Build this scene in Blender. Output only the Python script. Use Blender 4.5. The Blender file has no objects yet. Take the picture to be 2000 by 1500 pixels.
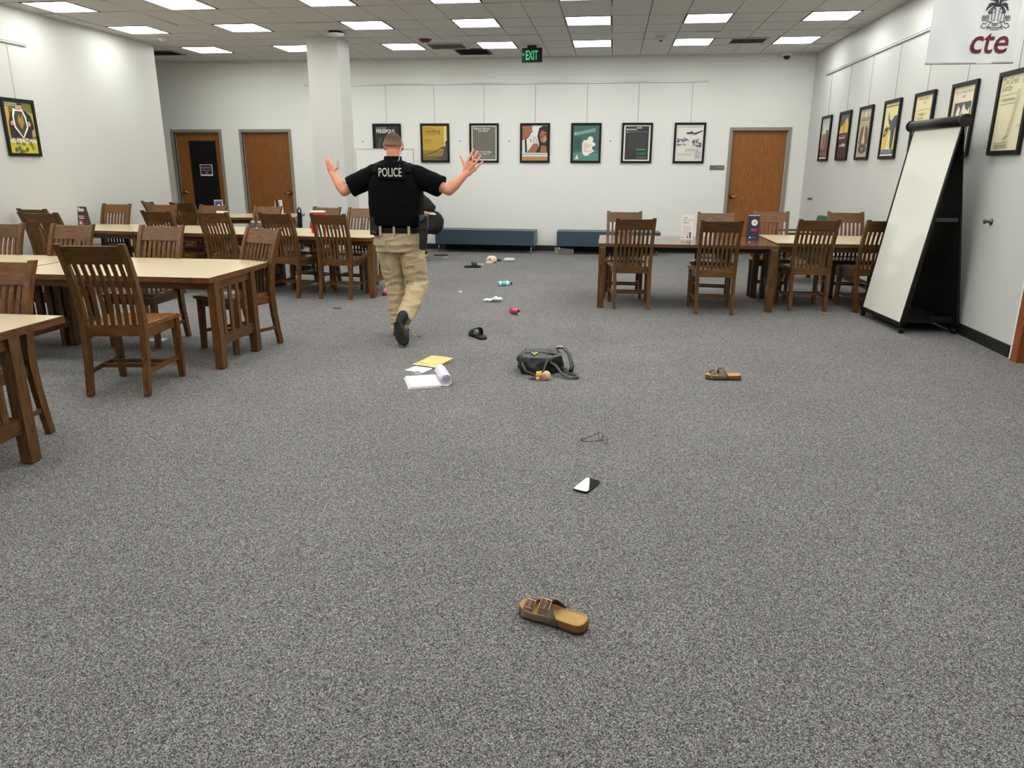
import bpy, bmesh, math, random
from mathutils import Vector, Matrix, Euler, noise as mnoise
random.seed(7)
sc = bpy.context.scene
COL = sc.collection
PI = math.pi

# ---------------------------------------------------------------- camera, view, world
def make_camera():
    f, p, yw, r, H = 1442.0, 0.2848, 0.1290, 0.0040, 1.47
    fwd = Vector((-math.sin(yw), math.cos(yw), 0)); right = Vector((math.cos(yw), math.sin(yw), 0)); up = Vector((0, 0, 1))
    f3 = fwd*math.cos(p) - up*math.sin(p)
    u3 = fwd*math.sin(p) + up*math.cos(p)
    a = right*math.cos(r) + u3*math.sin(r)
    b = -right*math.sin(r) + u3*math.cos(r)
    cd = bpy.data.cameras.new('camera'); cam = bpy.data.objects.new('camera', cd); COL.objects.link(cam)
    cd.sensor_width = 36.0; cd.sensor_fit = 'HORIZONTAL'; cd.lens = f/2000*36
    cd.clip_start = 0.05; cd.clip_end = 100
    m = Matrix((a, b, -f3)).transposed().to_4x4(); m.translation = Vector((0, 0, H))
    cam.matrix_world = m
    sc.camera = cam
make_camera()
sc.view_settings.view_transform = 'Standard'
try: sc.view_settings.look = 'None'
except Exception: pass
sc.view_settings.gamma = 1.0
sc.view_settings.use_curve_mapping = False
sc.view_settings.exposure = 0.0
LIGHT = 14.2                      # radiance of the ceiling light diffusers
w = bpy.data.worlds.new('world'); sc.world = w; w.use_nodes = True
w.node_tree.nodes['Background'].inputs[0].default_value = (0.8, 0.9, 1, 1)
w.node_tree.nodes['Background'].inputs[1].default_value = 0.02
sc.cycles.max_bounces = 8; sc.cycles.diffuse_bounces = 5; sc.cycles.glossy_bounces = 3
sc.cycles.transmission_bounces = 4; sc.cycles.transparent_max_bounces = 8
sc.cycles.caustics_reflective = False; sc.cycles.caustics_refractive = False
sc.cycles.sample_clamp_indirect = 4.0

# room: right +X, depth +Y, up +Z (metres)
XR, XL, YB, YF, CZ = 3.265, -7.245, 13.76, -4.2, 3.307
YL = 11.80        # where the left wall turns the corner
XREC = -9.6       # far side of the recess behind it

# ---------------------------------------------------------------- colour and materials
def lin(c):
    c /= 255.0
    return c/12.92 if c <= 0.04045 else ((c+0.055)/1.055)**2.4
def rgb(r, g, b): return (lin(r), lin(g), lin(b), 1)
MATS = {}
def mat(name, col, rough=0.6, metal=0.0, spec=0.5, emit=None, estr=0.0, var=0.0, vscale=20.0, bump=0.0, bscale=60.0, coat=0.0, alpha=None):
    """principled material with optional noise variation of the colour and a noise bump"""
    if name in MATS: return MATS[name]
    m = bpy.data.materials.new(name); m.use_nodes = True
    nt = m.node_tree; N = nt.nodes; L = nt.links
    b = N['Principled BSDF']; c = rgb(*col)
    b.inputs['Base Color'].default_value = c; b.inputs['Roughness'].default_value = rough
    b.inputs['Metallic'].default_value = metal; b.inputs['Specular IOR Level'].default_value = spec
    b.inputs['Coat Weight'].default_value = coat
    if alpha is not None: b.inputs['Alpha'].default_value = alpha
    if emit:
        b.inputs['Emission Color'].default_value = rgb(*emit); b.inputs['Emission Strength'].default_value = estr
    tc = N.new('ShaderNodeTexCoord')
    nz = N.new('ShaderNodeTexNoise'); nz.inputs['Scale'].default_value = vscale; nz.inputs['Detail'].default_value = 4
    L.new(tc.outputs['Object'], nz.inputs['Vector'])
    if var > 0:
        mx = N.new('ShaderNodeMix'); mx.data_type = 'RGBA'
        mx.inputs['A'].default_value = tuple(v*(1-var) for v in c[:3])+(1,)
        mx.inputs['B'].default_value = tuple(min(1, v*(1+var)) for v in c[:3])+(1,)
        L.new(nz.outputs['Fac'], mx.inputs['Factor']); L.new(mx.outputs['Result'], b.inputs['Base Color'])
    if bump > 0:
        n2 = N.new('ShaderNodeTexNoise'); n2.inputs['Scale'].default_value = bscale; n2.inputs['Detail'].default_value = 3
        L.new(tc.outputs['Object'], n2.inputs['Vector'])
        bp = N.new('ShaderNodeBump'); bp.inputs['Strength'].default_value = bump; bp.inputs['Distance'].default_value = 0.01
        L.new(n2.outputs['Fac'], bp.inputs['Height']); L.new(bp.outputs['Normal'], b.inputs['Normal'])
    MATS[name] = m
    return m
def flat(r, g, b, rough=0.5):
    return mat('ink_%d_%d_%d' % (r, g, b), (r, g, b), rough)

def wood(name, dark, light, axis, rough=0.35, freq=1.0, coat=0.0):
    """oak: wavy grain drawn out along one object axis, each copy offset by its own random number"""
    if name in MATS: return MATS[name]
    m = bpy.data.materials.new(name); m.use_nodes = True
    nt = m.node_tree; N = nt.nodes; L = nt.links; b = N['Principled BSDF']
    b.inputs['Roughness'].default_value = rough; b.inputs['Coat Weight'].default_value = coat
    b.inputs['Specular IOR Level'].default_value = 0.4
    tc = N.new('ShaderNodeTexCoord'); oi = N.new('ShaderNodeObjectInfo')
    mul = N.new('ShaderNodeVectorMath'); mul.operation = 'SCALE'; mul.inputs[0].default_value = (7.3, 3.1, 5.7)
    L.new(oi.outputs['Random'], mul.inputs['Scale'])
    add = N.new('ShaderNodeVectorMath'); add.operation = 'ADD'
    L.new(tc.outputs['Object'], add.inputs[0]); L.new(mul.outputs['Vector'], add.inputs[1])
    mp = N.new('ShaderNodeMapping'); s = [1.0, 1.0, 1.0]; s['xyz'.index(axis)] = 0.09
    mp.inputs['Scale'].default_value = [v*14*freq for v in s]
    L.new(add.outputs['Vector'], mp.inputs['Vector'])
    n1 = N.new('ShaderNodeTexNoise'); n1.inputs['Scale'].default_value = 1.1; n1.inputs['Detail'].default_value = 2; n1.inputs['Distortion'].default_value = 0.6
    L.new(mp.outputs['Vector'], n1.inputs['Vector'])
    rings = N.new('ShaderNodeMath'); rings.operation = 'MULTIPLY'; rings.inputs[1].default_value = 9.0
    L.new(n1.outputs['Fac'], rings.inputs[0])
    fr = N.new('ShaderNodeMath'); fr.operation = 'PINGPONG'; fr.inputs[1].default_value = 0.5
    L.new(rings.outputs[0], fr.inputs[0])
    n2 = N.new('ShaderNodeTexNoise'); n2.inputs['Scale'].default_value = 9; n2.inputs['Detail'].default_value = 3
    L.new(mp.outputs['Vector'], n2.inputs['Vector'])
    ma = N.new('ShaderNodeMath'); ma.operation = 'MULTIPLY_ADD'; ma.inputs[1].default_value = 0.8
    L.new(fr.outputs[0], ma.inputs[0]); L.new(n2.outputs['Fac'], ma.inputs[2])
    cr = N.new('ShaderNodeValToRGB')
    cr.color_ramp.elements[0].position = 0.25; cr.color_ramp.elements[0].color = rgb(*dark)
    cr.color_ramp.elements[1].position = 0.85; cr.color_ramp.elements[1].color = rgb(*light)
    L.new(ma.outputs[0], cr.inputs['Fac'])
    hs = N.new('ShaderNodeHueSaturation')
    mr = N.new('ShaderNodeMapRange'); mr.inputs['To Min'].default_value = 0.8; mr.inputs['To Max'].default_value = 1.18
    L.new(oi.outputs['Random'], mr.inputs['Value']); L.new(mr.outputs['Result'], hs.inputs['Value'])
    L.new(cr.outputs['Color'], hs.inputs['Color']); L.new(hs.outputs['Color'], b.inputs['Base Color'])
    bp = N.new('ShaderNodeBump'); bp.inputs['Strength'].default_value = 0.05; bp.inputs['Distance'].default_value = 0.001
    L.new(n2.outputs['Fac'], bp.inputs['Height']); L.new(bp.outputs['Normal'], b.inputs['Normal'])
    MATS[name] = m
    return m

def carpet():
    m = bpy.data.materials.new('speckled_carpet'); m.use_nodes = True
    nt = m.node_tree; N = nt.nodes; L = nt.links; b = N['Principled BSDF']
    b.inputs['Roughness'].default_value = 0.95; b.inputs['Specular IOR Level'].default_value = 0.1
    tc = N.new('ShaderNodeTexCoord')
    def vor(scale):
        v = N.new('ShaderNodeTexVoronoi'); v.inputs['Scale'].default_value = scale
        v.inputs['Randomness'].default_value = 1.0
        L.new(tc.outputs['Object'], v.inputs['Vector'])
        s = N.new('ShaderNodeSeparateColor'); L.new(v.outputs['Color'], s.inputs['Color'])
        return s
    a = vor(400); c = vor(170)
    def ramp(src, stops):
        r = N.new('ShaderNodeValToRGB'); e = r.color_ramp.elements
        e[0].position = stops[0][0]; e[0].color = rgb(*stops[0][1]); e[1].position = stops[-1][0]; e[1].color = rgb(*stops[-1][1])
        for p, col in stops[1:-1]:
            k = e.new(p); k.color = rgb(*col)
        L.new(src, r.inputs['Fac']); return r
    r1 = ramp(a.outputs['Red'], [(0.0, (20, 20, 20)), (0.28, (50, 50, 51)), (0.5, (88, 88, 88)), (0.75, (124, 124, 123)), (1.0, (196, 195, 192))])
    r2 = ramp(c.outputs['Red'], [(0.0, (36, 36, 37)), (0.5, (88, 88, 88)), (1.0, (152, 151, 148))])
    mx = N.new('ShaderNodeMix'); mx.data_type = 'RGBA'; mx.inputs['Factor'].default_value = 0.33
    L.new(r1.outputs['Color'], mx.inputs['A']); L.new(r2.outputs['Color'], mx.inputs['B'])
    tint = ramp(c.outputs['Green'], [(0.0, (140, 120, 122)), (0.1, (128, 125, 127)), (0.2, (128, 128, 128)), (0.8, (128, 128, 128)), (0.92, (122, 129, 124)), (1.0, (134, 129, 114))])
    t2 = N.new('ShaderNodeMix'); t2.data_type = 'RGBA'; t2.blend_type = 'MULTIPLY'; t2.inputs['Factor'].default_value = 1.0
    L.new(mx.outputs['Result'], t2.inputs['A'])
    g = N.new('ShaderNodeVectorMath'); g.operation = 'SCALE'; g.inputs['Scale'].default_value = 5.75
    L.new(tint.outputs['Color'], g.inputs[0]); L.new(g.outputs['Vector'], t2.inputs['B'])
    # broad wear
    nz = N.new('ShaderNodeTexNoise'); nz.inputs['Scale'].default_value = 1.3; nz.inputs['Detail'].default_value = 3
    L.new(tc.outputs['Object'], nz.inputs['Vector'])
    mr = N.new('ShaderNodeMapRange'); mr.inputs['From Min'].default_value = 0.3; mr.inputs['From Max'].default_value = 0.7; mr.inputs['To Min'].default_value = 0.92; mr.inputs['To Max'].default_value = 1.06
    L.new(nz.outputs['Fac'], mr.inputs['Value'])
    sc2 = N.new('ShaderNodeVectorMath'); sc2.operation = 'SCALE'
    L.new(t2.outputs['Result'], sc2.inputs[0]); L.new(mr.outputs['Result'], sc2.inputs['Scale'])
    L.new(sc2.outputs['Vector'], b.inputs['Base Color'])
    bp = N.new('ShaderNodeBump'); bp.inputs['Strength'].default_value = 0.5; bp.inputs['Distance'].default_value = 0.003
    L.new(a.outputs['Red'], bp.inputs['Height']); L.new(bp.outputs['Normal'], b.inputs['Normal'])
    return m

def wall_paint(name, col, rough=0.42):
    m = mat(name, col, rough, spec=0.4, var=0.03, vscale=1.2, bump=0.06, bscale=45)
    return m
M_WALL = wall_paint('wall_paint', (201, 202, 197))  # colour lowered to tame the bright spots of nearby ceiling lights
M_WALLB_LIFTED = wall_paint('wall_paint_back_lifted', (230, 231, 225), 0.5)  # back wall colour lifted to make up for the weaker light there
M_TILE = mat('ceiling_tile', (209, 208, 206), 0.9, spec=0.1, var=0.05, vscale=7, bump=0.4, bscale=160)
M_GAP = mat('ceiling_gap', (16, 15, 14), 0.9)
M_CARPET = carpet()
M_BLACK = mat('black_plastic', (9, 9, 10), 0.5, spec=.3)
M_RUB = mat('black_rubber_base', (16, 16, 17), 0.55)
M_FRAME = mat('black_frame', (8, 8, 9), 0.5, spec=.3)
M_CHROME = mat('chrome', (200, 202, 205), 0.2, metal=1.0)
M_ALU = mat('aluminium_rail', (206, 206, 206), 0.4, metal=0.3)
M_BRASS = mat('brass', (196, 160, 92), 0.25, metal=1.0)
M_GREYF = mat('door_frame_paint', (140, 136, 124), 0.5)
OAK = ((46, 29, 11), (104, 69, 30))
M_OV = wood('oak_vertical', OAK[0], OAK[1], 'z'); M_OX = wood('oak_across', OAK[0], OAK[1], 'x'); M_OY = wood('oak_deep', OAK[0], OAK[1], 'y')
M_SEAT = wood('oak_seat', (66, 38, 14), (136, 88, 40), 'y', 0.28, coat=0.3)
M_DOOR = wood('door_veneer', (116, 68, 24), (150, 94, 40), 'z', 0.4, 0.9)
M_LAM = mat('tan_laminate', (204, 188, 152), 0.3, var=0.04, vscale=30, coat=0.2)
M_BRN = wood('brown_tabletop', (70, 44, 28), (96, 62, 40), 'x', 0.22, coat=0.4)
M_WHITE = mat('white_paper', (236, 234, 228), 0.6)
M_WBOARD = mat('whiteboard_enamel', (228, 227, 214), 0.12, coat=0.5)
M_SKIN = mat('skin', (205, 138, 108), 0.5, var=0.1, vscale=25)

# ---------------------------------------------------------------- mesh building
class MB:
    def __init__(s): s.bm = bmesh.new(); s.mats = []
    def mi(s, m):
        if m not in s.mats: s.mats.append(m)
        return s.mats.index(m)
    def _f(s, vs, m, smooth=False):
        try:
            f = s.bm.faces.new(vs)
        except ValueError: return None
        f.material_index = s.mi(m); f.smooth = smooth
        return f
    def hexa(s, p, m):
        v = [s.bm.verts.new(q) for q in p]
        for q in ((3, 2, 1, 0), (4, 5, 6, 7), (0, 1, 5, 4), (1, 2, 6, 5), (2, 3, 7, 6), (3, 0, 4, 7)):
            s._f([v[i] for i in q], m)
        return s
    def box(s, x0, x1, y0, y1, z0, z1, m):
        return s.hexa([(x0, y0, z0), (x1, y0, z0), (x1, y1, z0), (x0, y1, z0), (x0, y0, z1), (x1, y0, z1), (x1, y1, z1), (x0, y1, z1)], m)
    def rings(s, rs, m, caps=True, smooth=True, closed=True):
        R = [[s.bm.verts.new(q) for q in r] for r in rs]
        n = len(R[0])
        for a, b in zip(R, R[1:]):
            for i in range(n if closed else n-1):
                s._f([a[i], a[(i+1) % n], b[(i+1) % n], b[i]], m, smooth)
        if caps:
            s._f(list(reversed(R[0])), m, False); s._f(R[-1], m, False)
        return s
    def post(s, pts, w, d, m):
        """upright member: rectangle w (x) by d (y) swept through the points"""
        ws = w if isinstance(w, (list, tuple)) else [w]*len(pts)
        ds = d if isinstance(d, (list, tuple)) else [d]*len(pts)
        rs = [[(x-a/2, y-b/2, z), (x+a/2, y-b/2, z), (x+a/2, y+b/2, z), (x-a/2, y+b/2, z)] for (x, y, z), a, b in zip(pts, ws, ds)]
        return s.rings(rs, m, smooth=False)
    def beam(s, p, q, w, h, m, up=(0, 0, 1)):
        p, q = Vector(p), Vector(q); d = (q-p).normalized(); u = Vector(up)
        sd = d.cross(u).normalized()*w/2; u = sd.cross(d).normalized()*h/2
        return s.rings([[c-sd-u, c+sd-u, c+sd+u, c-sd+u] for c in (p, q)], m, smooth=False)
    def tube(s, pts, r, m, n=10, caps=True, flat=1.0, ref=(0, 0, 1)):
        """round (or flattened) tube through the points, one radius per point"""
        P = [Vector(p) for p in pts]; rr = r if isinstance(r, (list, tuple)) else [r]*len(P)
        rs = []; side = None
        for i, p in enumerate(P):
            d = (P[min(i+1, len(P)-1)]-P[max(i-1, 0)]).normalized()
            if side is None:
                rf = Vector(ref)
                if abs(d.dot(rf)) > 0.95: rf = Vector((1, 0, 0)) if abs(d.x) < 0.9 else Vector((0, 1, 0))
                side = d.cross(rf).normalized()
            side = (side-d*side.dot(d)).normalized(); up = side.cross(d)
            rs.append([p+side*math.cos(t)*rr[i]+up*math.sin(t)*rr[i]*flat for t in (2*PI*k/n for k in range(n))])
        return s.rings(rs, m, caps)
    def ball(s, c, r, m, n=12, k=8, ax=None):
        """ellipsoid; r a number or (rx, ry, rz); ax an optional rotation matrix"""
        rx, ry, rz = r if isinstance(r, (list, tuple)) else (r, r, r); c = Vector(c); rs = []
        for j in range(1, k):
            ph = PI*j/k-PI/2
            ring = []
            for i in range(n):
                t = 2*PI*i/n
                v = Vector((rx*math.cos(t)*math.cos(ph), ry*math.sin(t)*math.cos(ph), rz*math.sin(ph)))
                if ax: v = ax @ v
                ring.append(c+v)
            rs.append(ring)
        return s.rings(rs, m, True)
    def capsule(s, a, b, ra, rb, m, n=10):
        a, b = Vector(a), Vector(b); d = (b-a)
        if d.length < 1e-6: return s.ball(a, ra, m, n)
        d.normalize(); pts = []; rr = []
        for t in (0.97, 0.7, 0.35): pts.append(a-d*ra*t); rr.append(ra*math.sqrt(1-t*t))
        pts.append(a); rr.append(ra); pts.append(b); rr.append(rb)
        for t in (0.35, 0.7, 0.97): pts.append(b+d*rb*t); rr.append(rb*math.sqrt(1-t*t))
        return s.tube(pts, rr, m, n)
    def lathe(s, prof, m, c=(0, 0, 0), n=20, mtx=None, smooth=True):
        """profile of (radius, height) turned about z"""
        rs = []
        for r, h in prof:
            ring = [Vector((max(r, 1e-4)*math.cos(2*PI*i/n), max(r, 1e-4)*math.sin(2*PI*i/n), h)) for i in range(n)]
            if mtx: ring = [mtx @ v for v in ring]
            rs.append([Vector(c)+v for v in ring])
        return s.rings(rs, m, True, smooth)
    def poly(s, pts, m):
        return s._f([s.bm.verts.new(p) for p in pts], m)
    def plate(s, pts, th, m, axis=1):
        """flat outline given a thickness along +axis"""
        a = [Vector(p) for p in pts]; o = Vector((0, 0, 0)); o[axis] = th
        return s.rings([a, [p+o for p in a]], m, smooth=False)
    def slab(s, pts2, z0, z1, m, bulge=0.0):
        """outline in plan, from z0 up to z1 (z1 may be a function of x, y)"""
        g = z1 if callable(z1) else (lambda x, y: z1)
        return s.rings([[(x, y, z0) for x, y in pts2], [(x, y, g(x, y)) for x, y in pts2]], m, smooth=False)
    def text(s, string, at, u, v, size, m, align='LEFT', sx=1.0, bold=0.0):
        """lettering lying in the plane of u (right) and v (up) starting at at"""
        cu = bpy.data.curves.new('t', 'FONT'); cu.body = string; cu.size = 1.0; cu.align_x = align; cu.offset = bold
        cu.resolution_u = 3
        ob = bpy.data.objects.new('t', cu); COL.objects.link(ob)
        me = ob.to_mesh(); at, u, v = Vector(at), Vector(u), Vector(v)
        base = [s.bm.verts.new(at+u*(w.co.x*size*sx)+v*(w.co.y*size)) for w in me.vertices]
        for p in me.polygons:
            try:
                f = s.bm.faces.new([base[i] for i in p.vertices]); f.material_index = s.mi(m)
            except ValueError: pass
        ob.to_mesh_clear(); COL.objects.unlink(ob); bpy.data.objects.remove(ob); bpy.data.curves.remove(cu)
        return s
    def mesh(s, name, bevel=0.0, fixn=True):
        if bevel > 0:
            es = [e for e in s.bm.edges if len(e.link_faces) == 2 and e.calc_face_angle(0) > 0.5]
            bmesh.ops.bevel(s.bm, geom=es, offset=bevel, segments=1, affect='EDGES', clamp_overlap=True)
        if fixn: bmesh.ops.recalc_face_normals(s.bm, faces=s.bm.faces[:])
        me = bpy.data.meshes.new(name); s.bm.to_mesh(me); s.bm.free()
        for m in s.mats: me.materials.append(m)
        return me
    def build(s, name, parent=None, bevel=0.0, fixn=True, loc=None, rz=None):
        o = bpy.data.objects.new(name, s.mesh(name, bevel, fixn)); COL.objects.link(o)
        if parent: o.parent = parent
        if loc: o.location = loc
        if rz is not None: o.rotation_euler = (0, 0, rz)
        return o
    def fuse(s, name, parent=None, voxel=0.006, smooth=4, wrinkle=0.0, wscale=0.08, m=None, inflate=0.0, fold=0.0):
        """weld all overlapping solids of this builder into one continuous skin"""
        o = s.build(name, None)
        md = o.modifiers.new('r', 'REMESH'); md.mode = 'VOXEL'; md.voxel_size = voxel; md.use_smooth_shade = True
        if smooth:
            ms = o.modifiers.new('s', 'SMOOTH'); ms.factor = 0.5; ms.iterations = smooth
        bpy.context.view_layer.update()
        dg = bpy.context.evaluated_depsgraph_get()
        me = bpy.data.meshes.new_from_object(o.evaluated_get(dg))
        if wrinkle > 0 or inflate > 0:
            nr = [v.normal.copy() for v in me.vertices]
            for v, n in zip(me.vertices, nr):
                q = v.co/wscale
                k = mnoise.noise(q)+0.5*mnoise.noise(q*2.1+Vector((5, 3, 1)))
                if fold > 0:      # cloth folds: sharp-crested, running mostly across the limb
                    f = Vector((v.co.x/.16+v.co.z*2.2, v.co.y/.16, v.co.z/.052-v.co.x*3))
                    k += fold/max(wrinkle, 1e-6)*(0.45-abs(mnoise.noise(f))*1.6)
                v.co += n*(wrinkle*k+inflate)
        me.materials.clear(); me.materials.append(m or s.mats[0])
        for p in me.polygons: p.use_smooth = True; p.material_index = 0
        me.name = name; old = o.data; o.modifiers.clear(); o.data = me; bpy.data.meshes.remove(old)
        if parent: o.parent = parent
        return o

def thing(name, label, cat, loc=(0, 0, 0), rz=0.0, group=None):
    o = bpy.data.objects.new(name, None); COL.objects.link(o); o.empty_display_size = 0.1
    o.location = loc; o.rotation_euler = (0, 0, rz)
    return tag(o, label, cat, group)
def tag(o, label, cat, group=None):
    o['label'] = label; o['category'] = cat
    if group: o['group'] = group
    return o
def struct(o):
    o['kind'] = 'structure'; return o
def dup(root, loc, rz, label, group=None):
    r = root.copy(); COL.objects.link(r); r.location = loc; r.rotation_euler = (0, 0, rz); r['label'] = label
    if group: r['group'] = group
    for ch in list(root.children):
        c = ch.copy(); COL.objects.link(c); c.parent = r
        for g in list(ch.children):
            d = g.copy(); COL.objects.link(d); d.parent = c
    return r

# ---------------------------------------------------------------- the room
mb = MB(); mb.box(XREC-0.2, XR+0.2, YF-0.2, YB+0.2, -0.1, 0.0, M_CARPET); struct(mb.build('floor'))
def wall_panel(mb, x0, x1, y0, y1, m, holes=()):
    """wall block along its long side with door holes (a0, a1, top)"""
    along_x = (x1-x0) > (y1-y0); a, b = (x0, x1) if along_x else (y0, y1); cur = a
    def put(p, q, z0, z1):
        if along_x: mb.box(p, q, y0, y1, z0, z1, m)
        else: mb.box(x0, x1, p, q, z0, z1, m)
    for h0, h1, top in sorted(holes):
        put(cur, h0, 0, CZ+0.1); put(h0, h1, top, CZ+0.1); cur = h1
    put(cur, b, 0, CZ+0.1)
D_BACK = [(-8.25, -7.34, 2.09), (-6.89, -5.975, 2.09), (2.02, 2.945, 2.10)]   # openings in the back wall
D_RIGHT = [(5.2, 6.19, 2.15)]
mb = MB(); wall_panel(mb, XREC-0.2, XR+0.2, YB, YB+0.15, M_WALLB_LIFTED, D_BACK); struct(mb.build('wall_back'))
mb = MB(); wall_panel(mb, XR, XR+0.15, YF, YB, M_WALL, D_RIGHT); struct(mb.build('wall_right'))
mb = MB()
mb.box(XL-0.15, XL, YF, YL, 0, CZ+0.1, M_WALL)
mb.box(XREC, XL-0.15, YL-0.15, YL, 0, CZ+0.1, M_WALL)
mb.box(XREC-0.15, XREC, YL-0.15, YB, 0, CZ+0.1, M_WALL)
struct(mb.build('wall_left'))
mb = MB(); mb.box(XL-0.15, XR+0.15, YF-0.15, YF, 0, CZ+0.1, M_WALL); struct(mb.build('wall_front'))
mb = MB(); mb.box(-4.53, -4.05, 11.3, 11.78, 0, CZ, M_WALL); struct(mb.build('wall_column', bevel=0.006))
# black cove base
def base(name, segs):
    mb = MB()
    for x0, x1, y0, y1 in segs: mb.box(x0, x1, y0, y1, 0, 0.10, M_RUB)
    struct(mb.build(name, bevel=0.003))
base('baseboard_back', [(XREC, -8.30, YB-.012, YB), (-7.29, -6.94, YB-.012, YB), (-5.925, 1.97, YB-.012, YB), (2.995, XR, YB-.012, YB)])
base('baseboard_right', [(XR-.012, XR, 6.32, YB-.012), (XR-.012, XR, YF, 5.1)])
base('baseboard_left', [(XL, XL+.012, YF, YL), (XREC, XL, YL, YL+.012)])
base('baseboard_column', [(-4.54, -4.04, 11.29, 11.30), (-4.54, -4.53, 11.3, 11.78), (-4.05, -4.04, 11.3, 11.78)])

# ceiling: lay-in tiles with dark joints, some of them sagging
XG = [XREC, -9.1, -8.65, -8.05, -7.5, -6.99, -6.37, -5.9, -5.44, -4.82, -4.24, -3.66, -3.06, -2.6, -2.16, -1.57, -1.13, -0.69, -0.085, 0.38, 0.835, 1.415, 1.88, 2.33, 2.93, XR]
LX = [5, 8, 11, 14, 17, 20, 23]                  # columns that hold lights
YG = [YB, 12.76, 12.09, 11.49, 10.89, 10.27, 9.34, 8.72, 7.79, 7.17, 6.24, 5.62, 4.69, 4.07, 3.14, 2.52, 1.59, 0.97, 0.04, -0.58, -1.51, -2.13, -3.06, -3.68, YF]
LY = [1, 4, 6, 8, 10, 12, 14, 18, 22]    # rows that hold lights
OPEN = {(12, 0): 'vent_dark'}
mb = MB()
mb.box(XREC-0.2, XR+0.2, YF-0.2, YB+0.2, CZ+0.10, CZ+0.2, M_GAP)
rnd = random.Random(3)
LIGHTS = []
for j in range(len(YG)-1):
    y1, y0 = YG[j], YG[j+1]
    for i in range(len(XG)-1):
        x0, x1 = XG[i], XG[i+1]
        if x1 < XL-0.2 and y0 < 11: continue
        if i in LX and j in LY:
            LIGHTS.append(((x0+x1)/2, (y0+y1)/2, x1-x0, y1-y0)); continue
        g = 0.005; gy = 0.013; zs = [CZ+rnd.uniform(-.001, .001) for _ in range(4)]
        if rnd.random() < 0.10:
            k = rnd.randrange(4); zs[k] -= rnd.uniform(.006, .016); zs[(k+1) % 4] -= rnd.uniform(.0, .006)
        mb.hexa([(x0+g, y0+gy, zs[0]), (x1-g, y0+gy, zs[1]), (x1-g, y1-gy, zs[2]), (x0+g, y1-gy, zs[3]),
                 (x0+g, y0+gy, CZ+.03), (x1-g, y0+gy, CZ+.03), (x1-g, y1-gy, CZ+.03), (x0+g, y1-gy, CZ+.03)], M_TILE)
struct(mb.build('ceiling'))
M_EMIT = mat('light_diffuser', (255, 255, 255), 0.6, emit=(253, 253, 250), estr=LIGHT)
M_TRIM = mat('light_trim', (60, 58, 54), 0.6)
def make_light(w, d):
    t = thing('ceiling_light', 'recessed square ceiling light', 'ceiling light')
    mb = MB()
    for a in ((-w/2+.004, -w/2+.02, -d/2+.004, d/2-.004), (w/2-.02, w/2-.004, -d/2+.004, d/2-.004), (-w/2+.02, w/2-.02, -d/2+.004, -d/2+.02), (-w/2+.02, w/2-.02, d/2-.02, d/2-.004)):
        mb.box(a[0], a[1], a[2], a[3], -.004, .06, M_TRIM)
    mb.build('frame', t)
    mb = MB(); mb.box(-w/2+.021, w/2-.021, -d/2+.021, d/2-.021, .002, .010, M_EMIT); mb.build('diffuser', t)
    return t
COLN = {5: 'nearest the left wall', 8: 'second column from the left wall', 11: 'just left of the white column top', 14: 'above the yellow reading poster', 17: 'right of the exit sign', 20: 'above the door on the right', 23: 'nearest the right wall'}
def light_label(x, y):
    col = min(((abs((XG[i]+XG[i+1])/2-x), i) for i in LX))[1]; ci = LX.index(col)
    cn = ['leftmost column', 'second column from the left', 'third column from the left', 'middle column', 'third column from the right', 'second column from the right', 'rightmost column'][ci]
    rows = {12.425: 'farthest row by the back wall', 10.58: 'second row from the back wall', 9.03: 'third row from the back wall'}
    for k, v in rows.items():
        if abs(k-y) < 0.1: return 'glowing ceiling light, %s, %s' % (cn, v)
    return 'square ceiling light overhead, out of the picture, in the %s' % cn
first = None
for x, y, w_, d_ in LIGHTS:
    if first is None:
        first = make_light(0.605, 0.625); r = first; r.location = (x, y, CZ); r['label'] = light_label(x, y); r['group'] = 'square ceiling lights'
    else:
        r = dup(first, (x, y, CZ), 0, light_label(x, y), 'square ceiling lights')
    r.scale = (w_/0.605, d_/0.625, 1)
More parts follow.
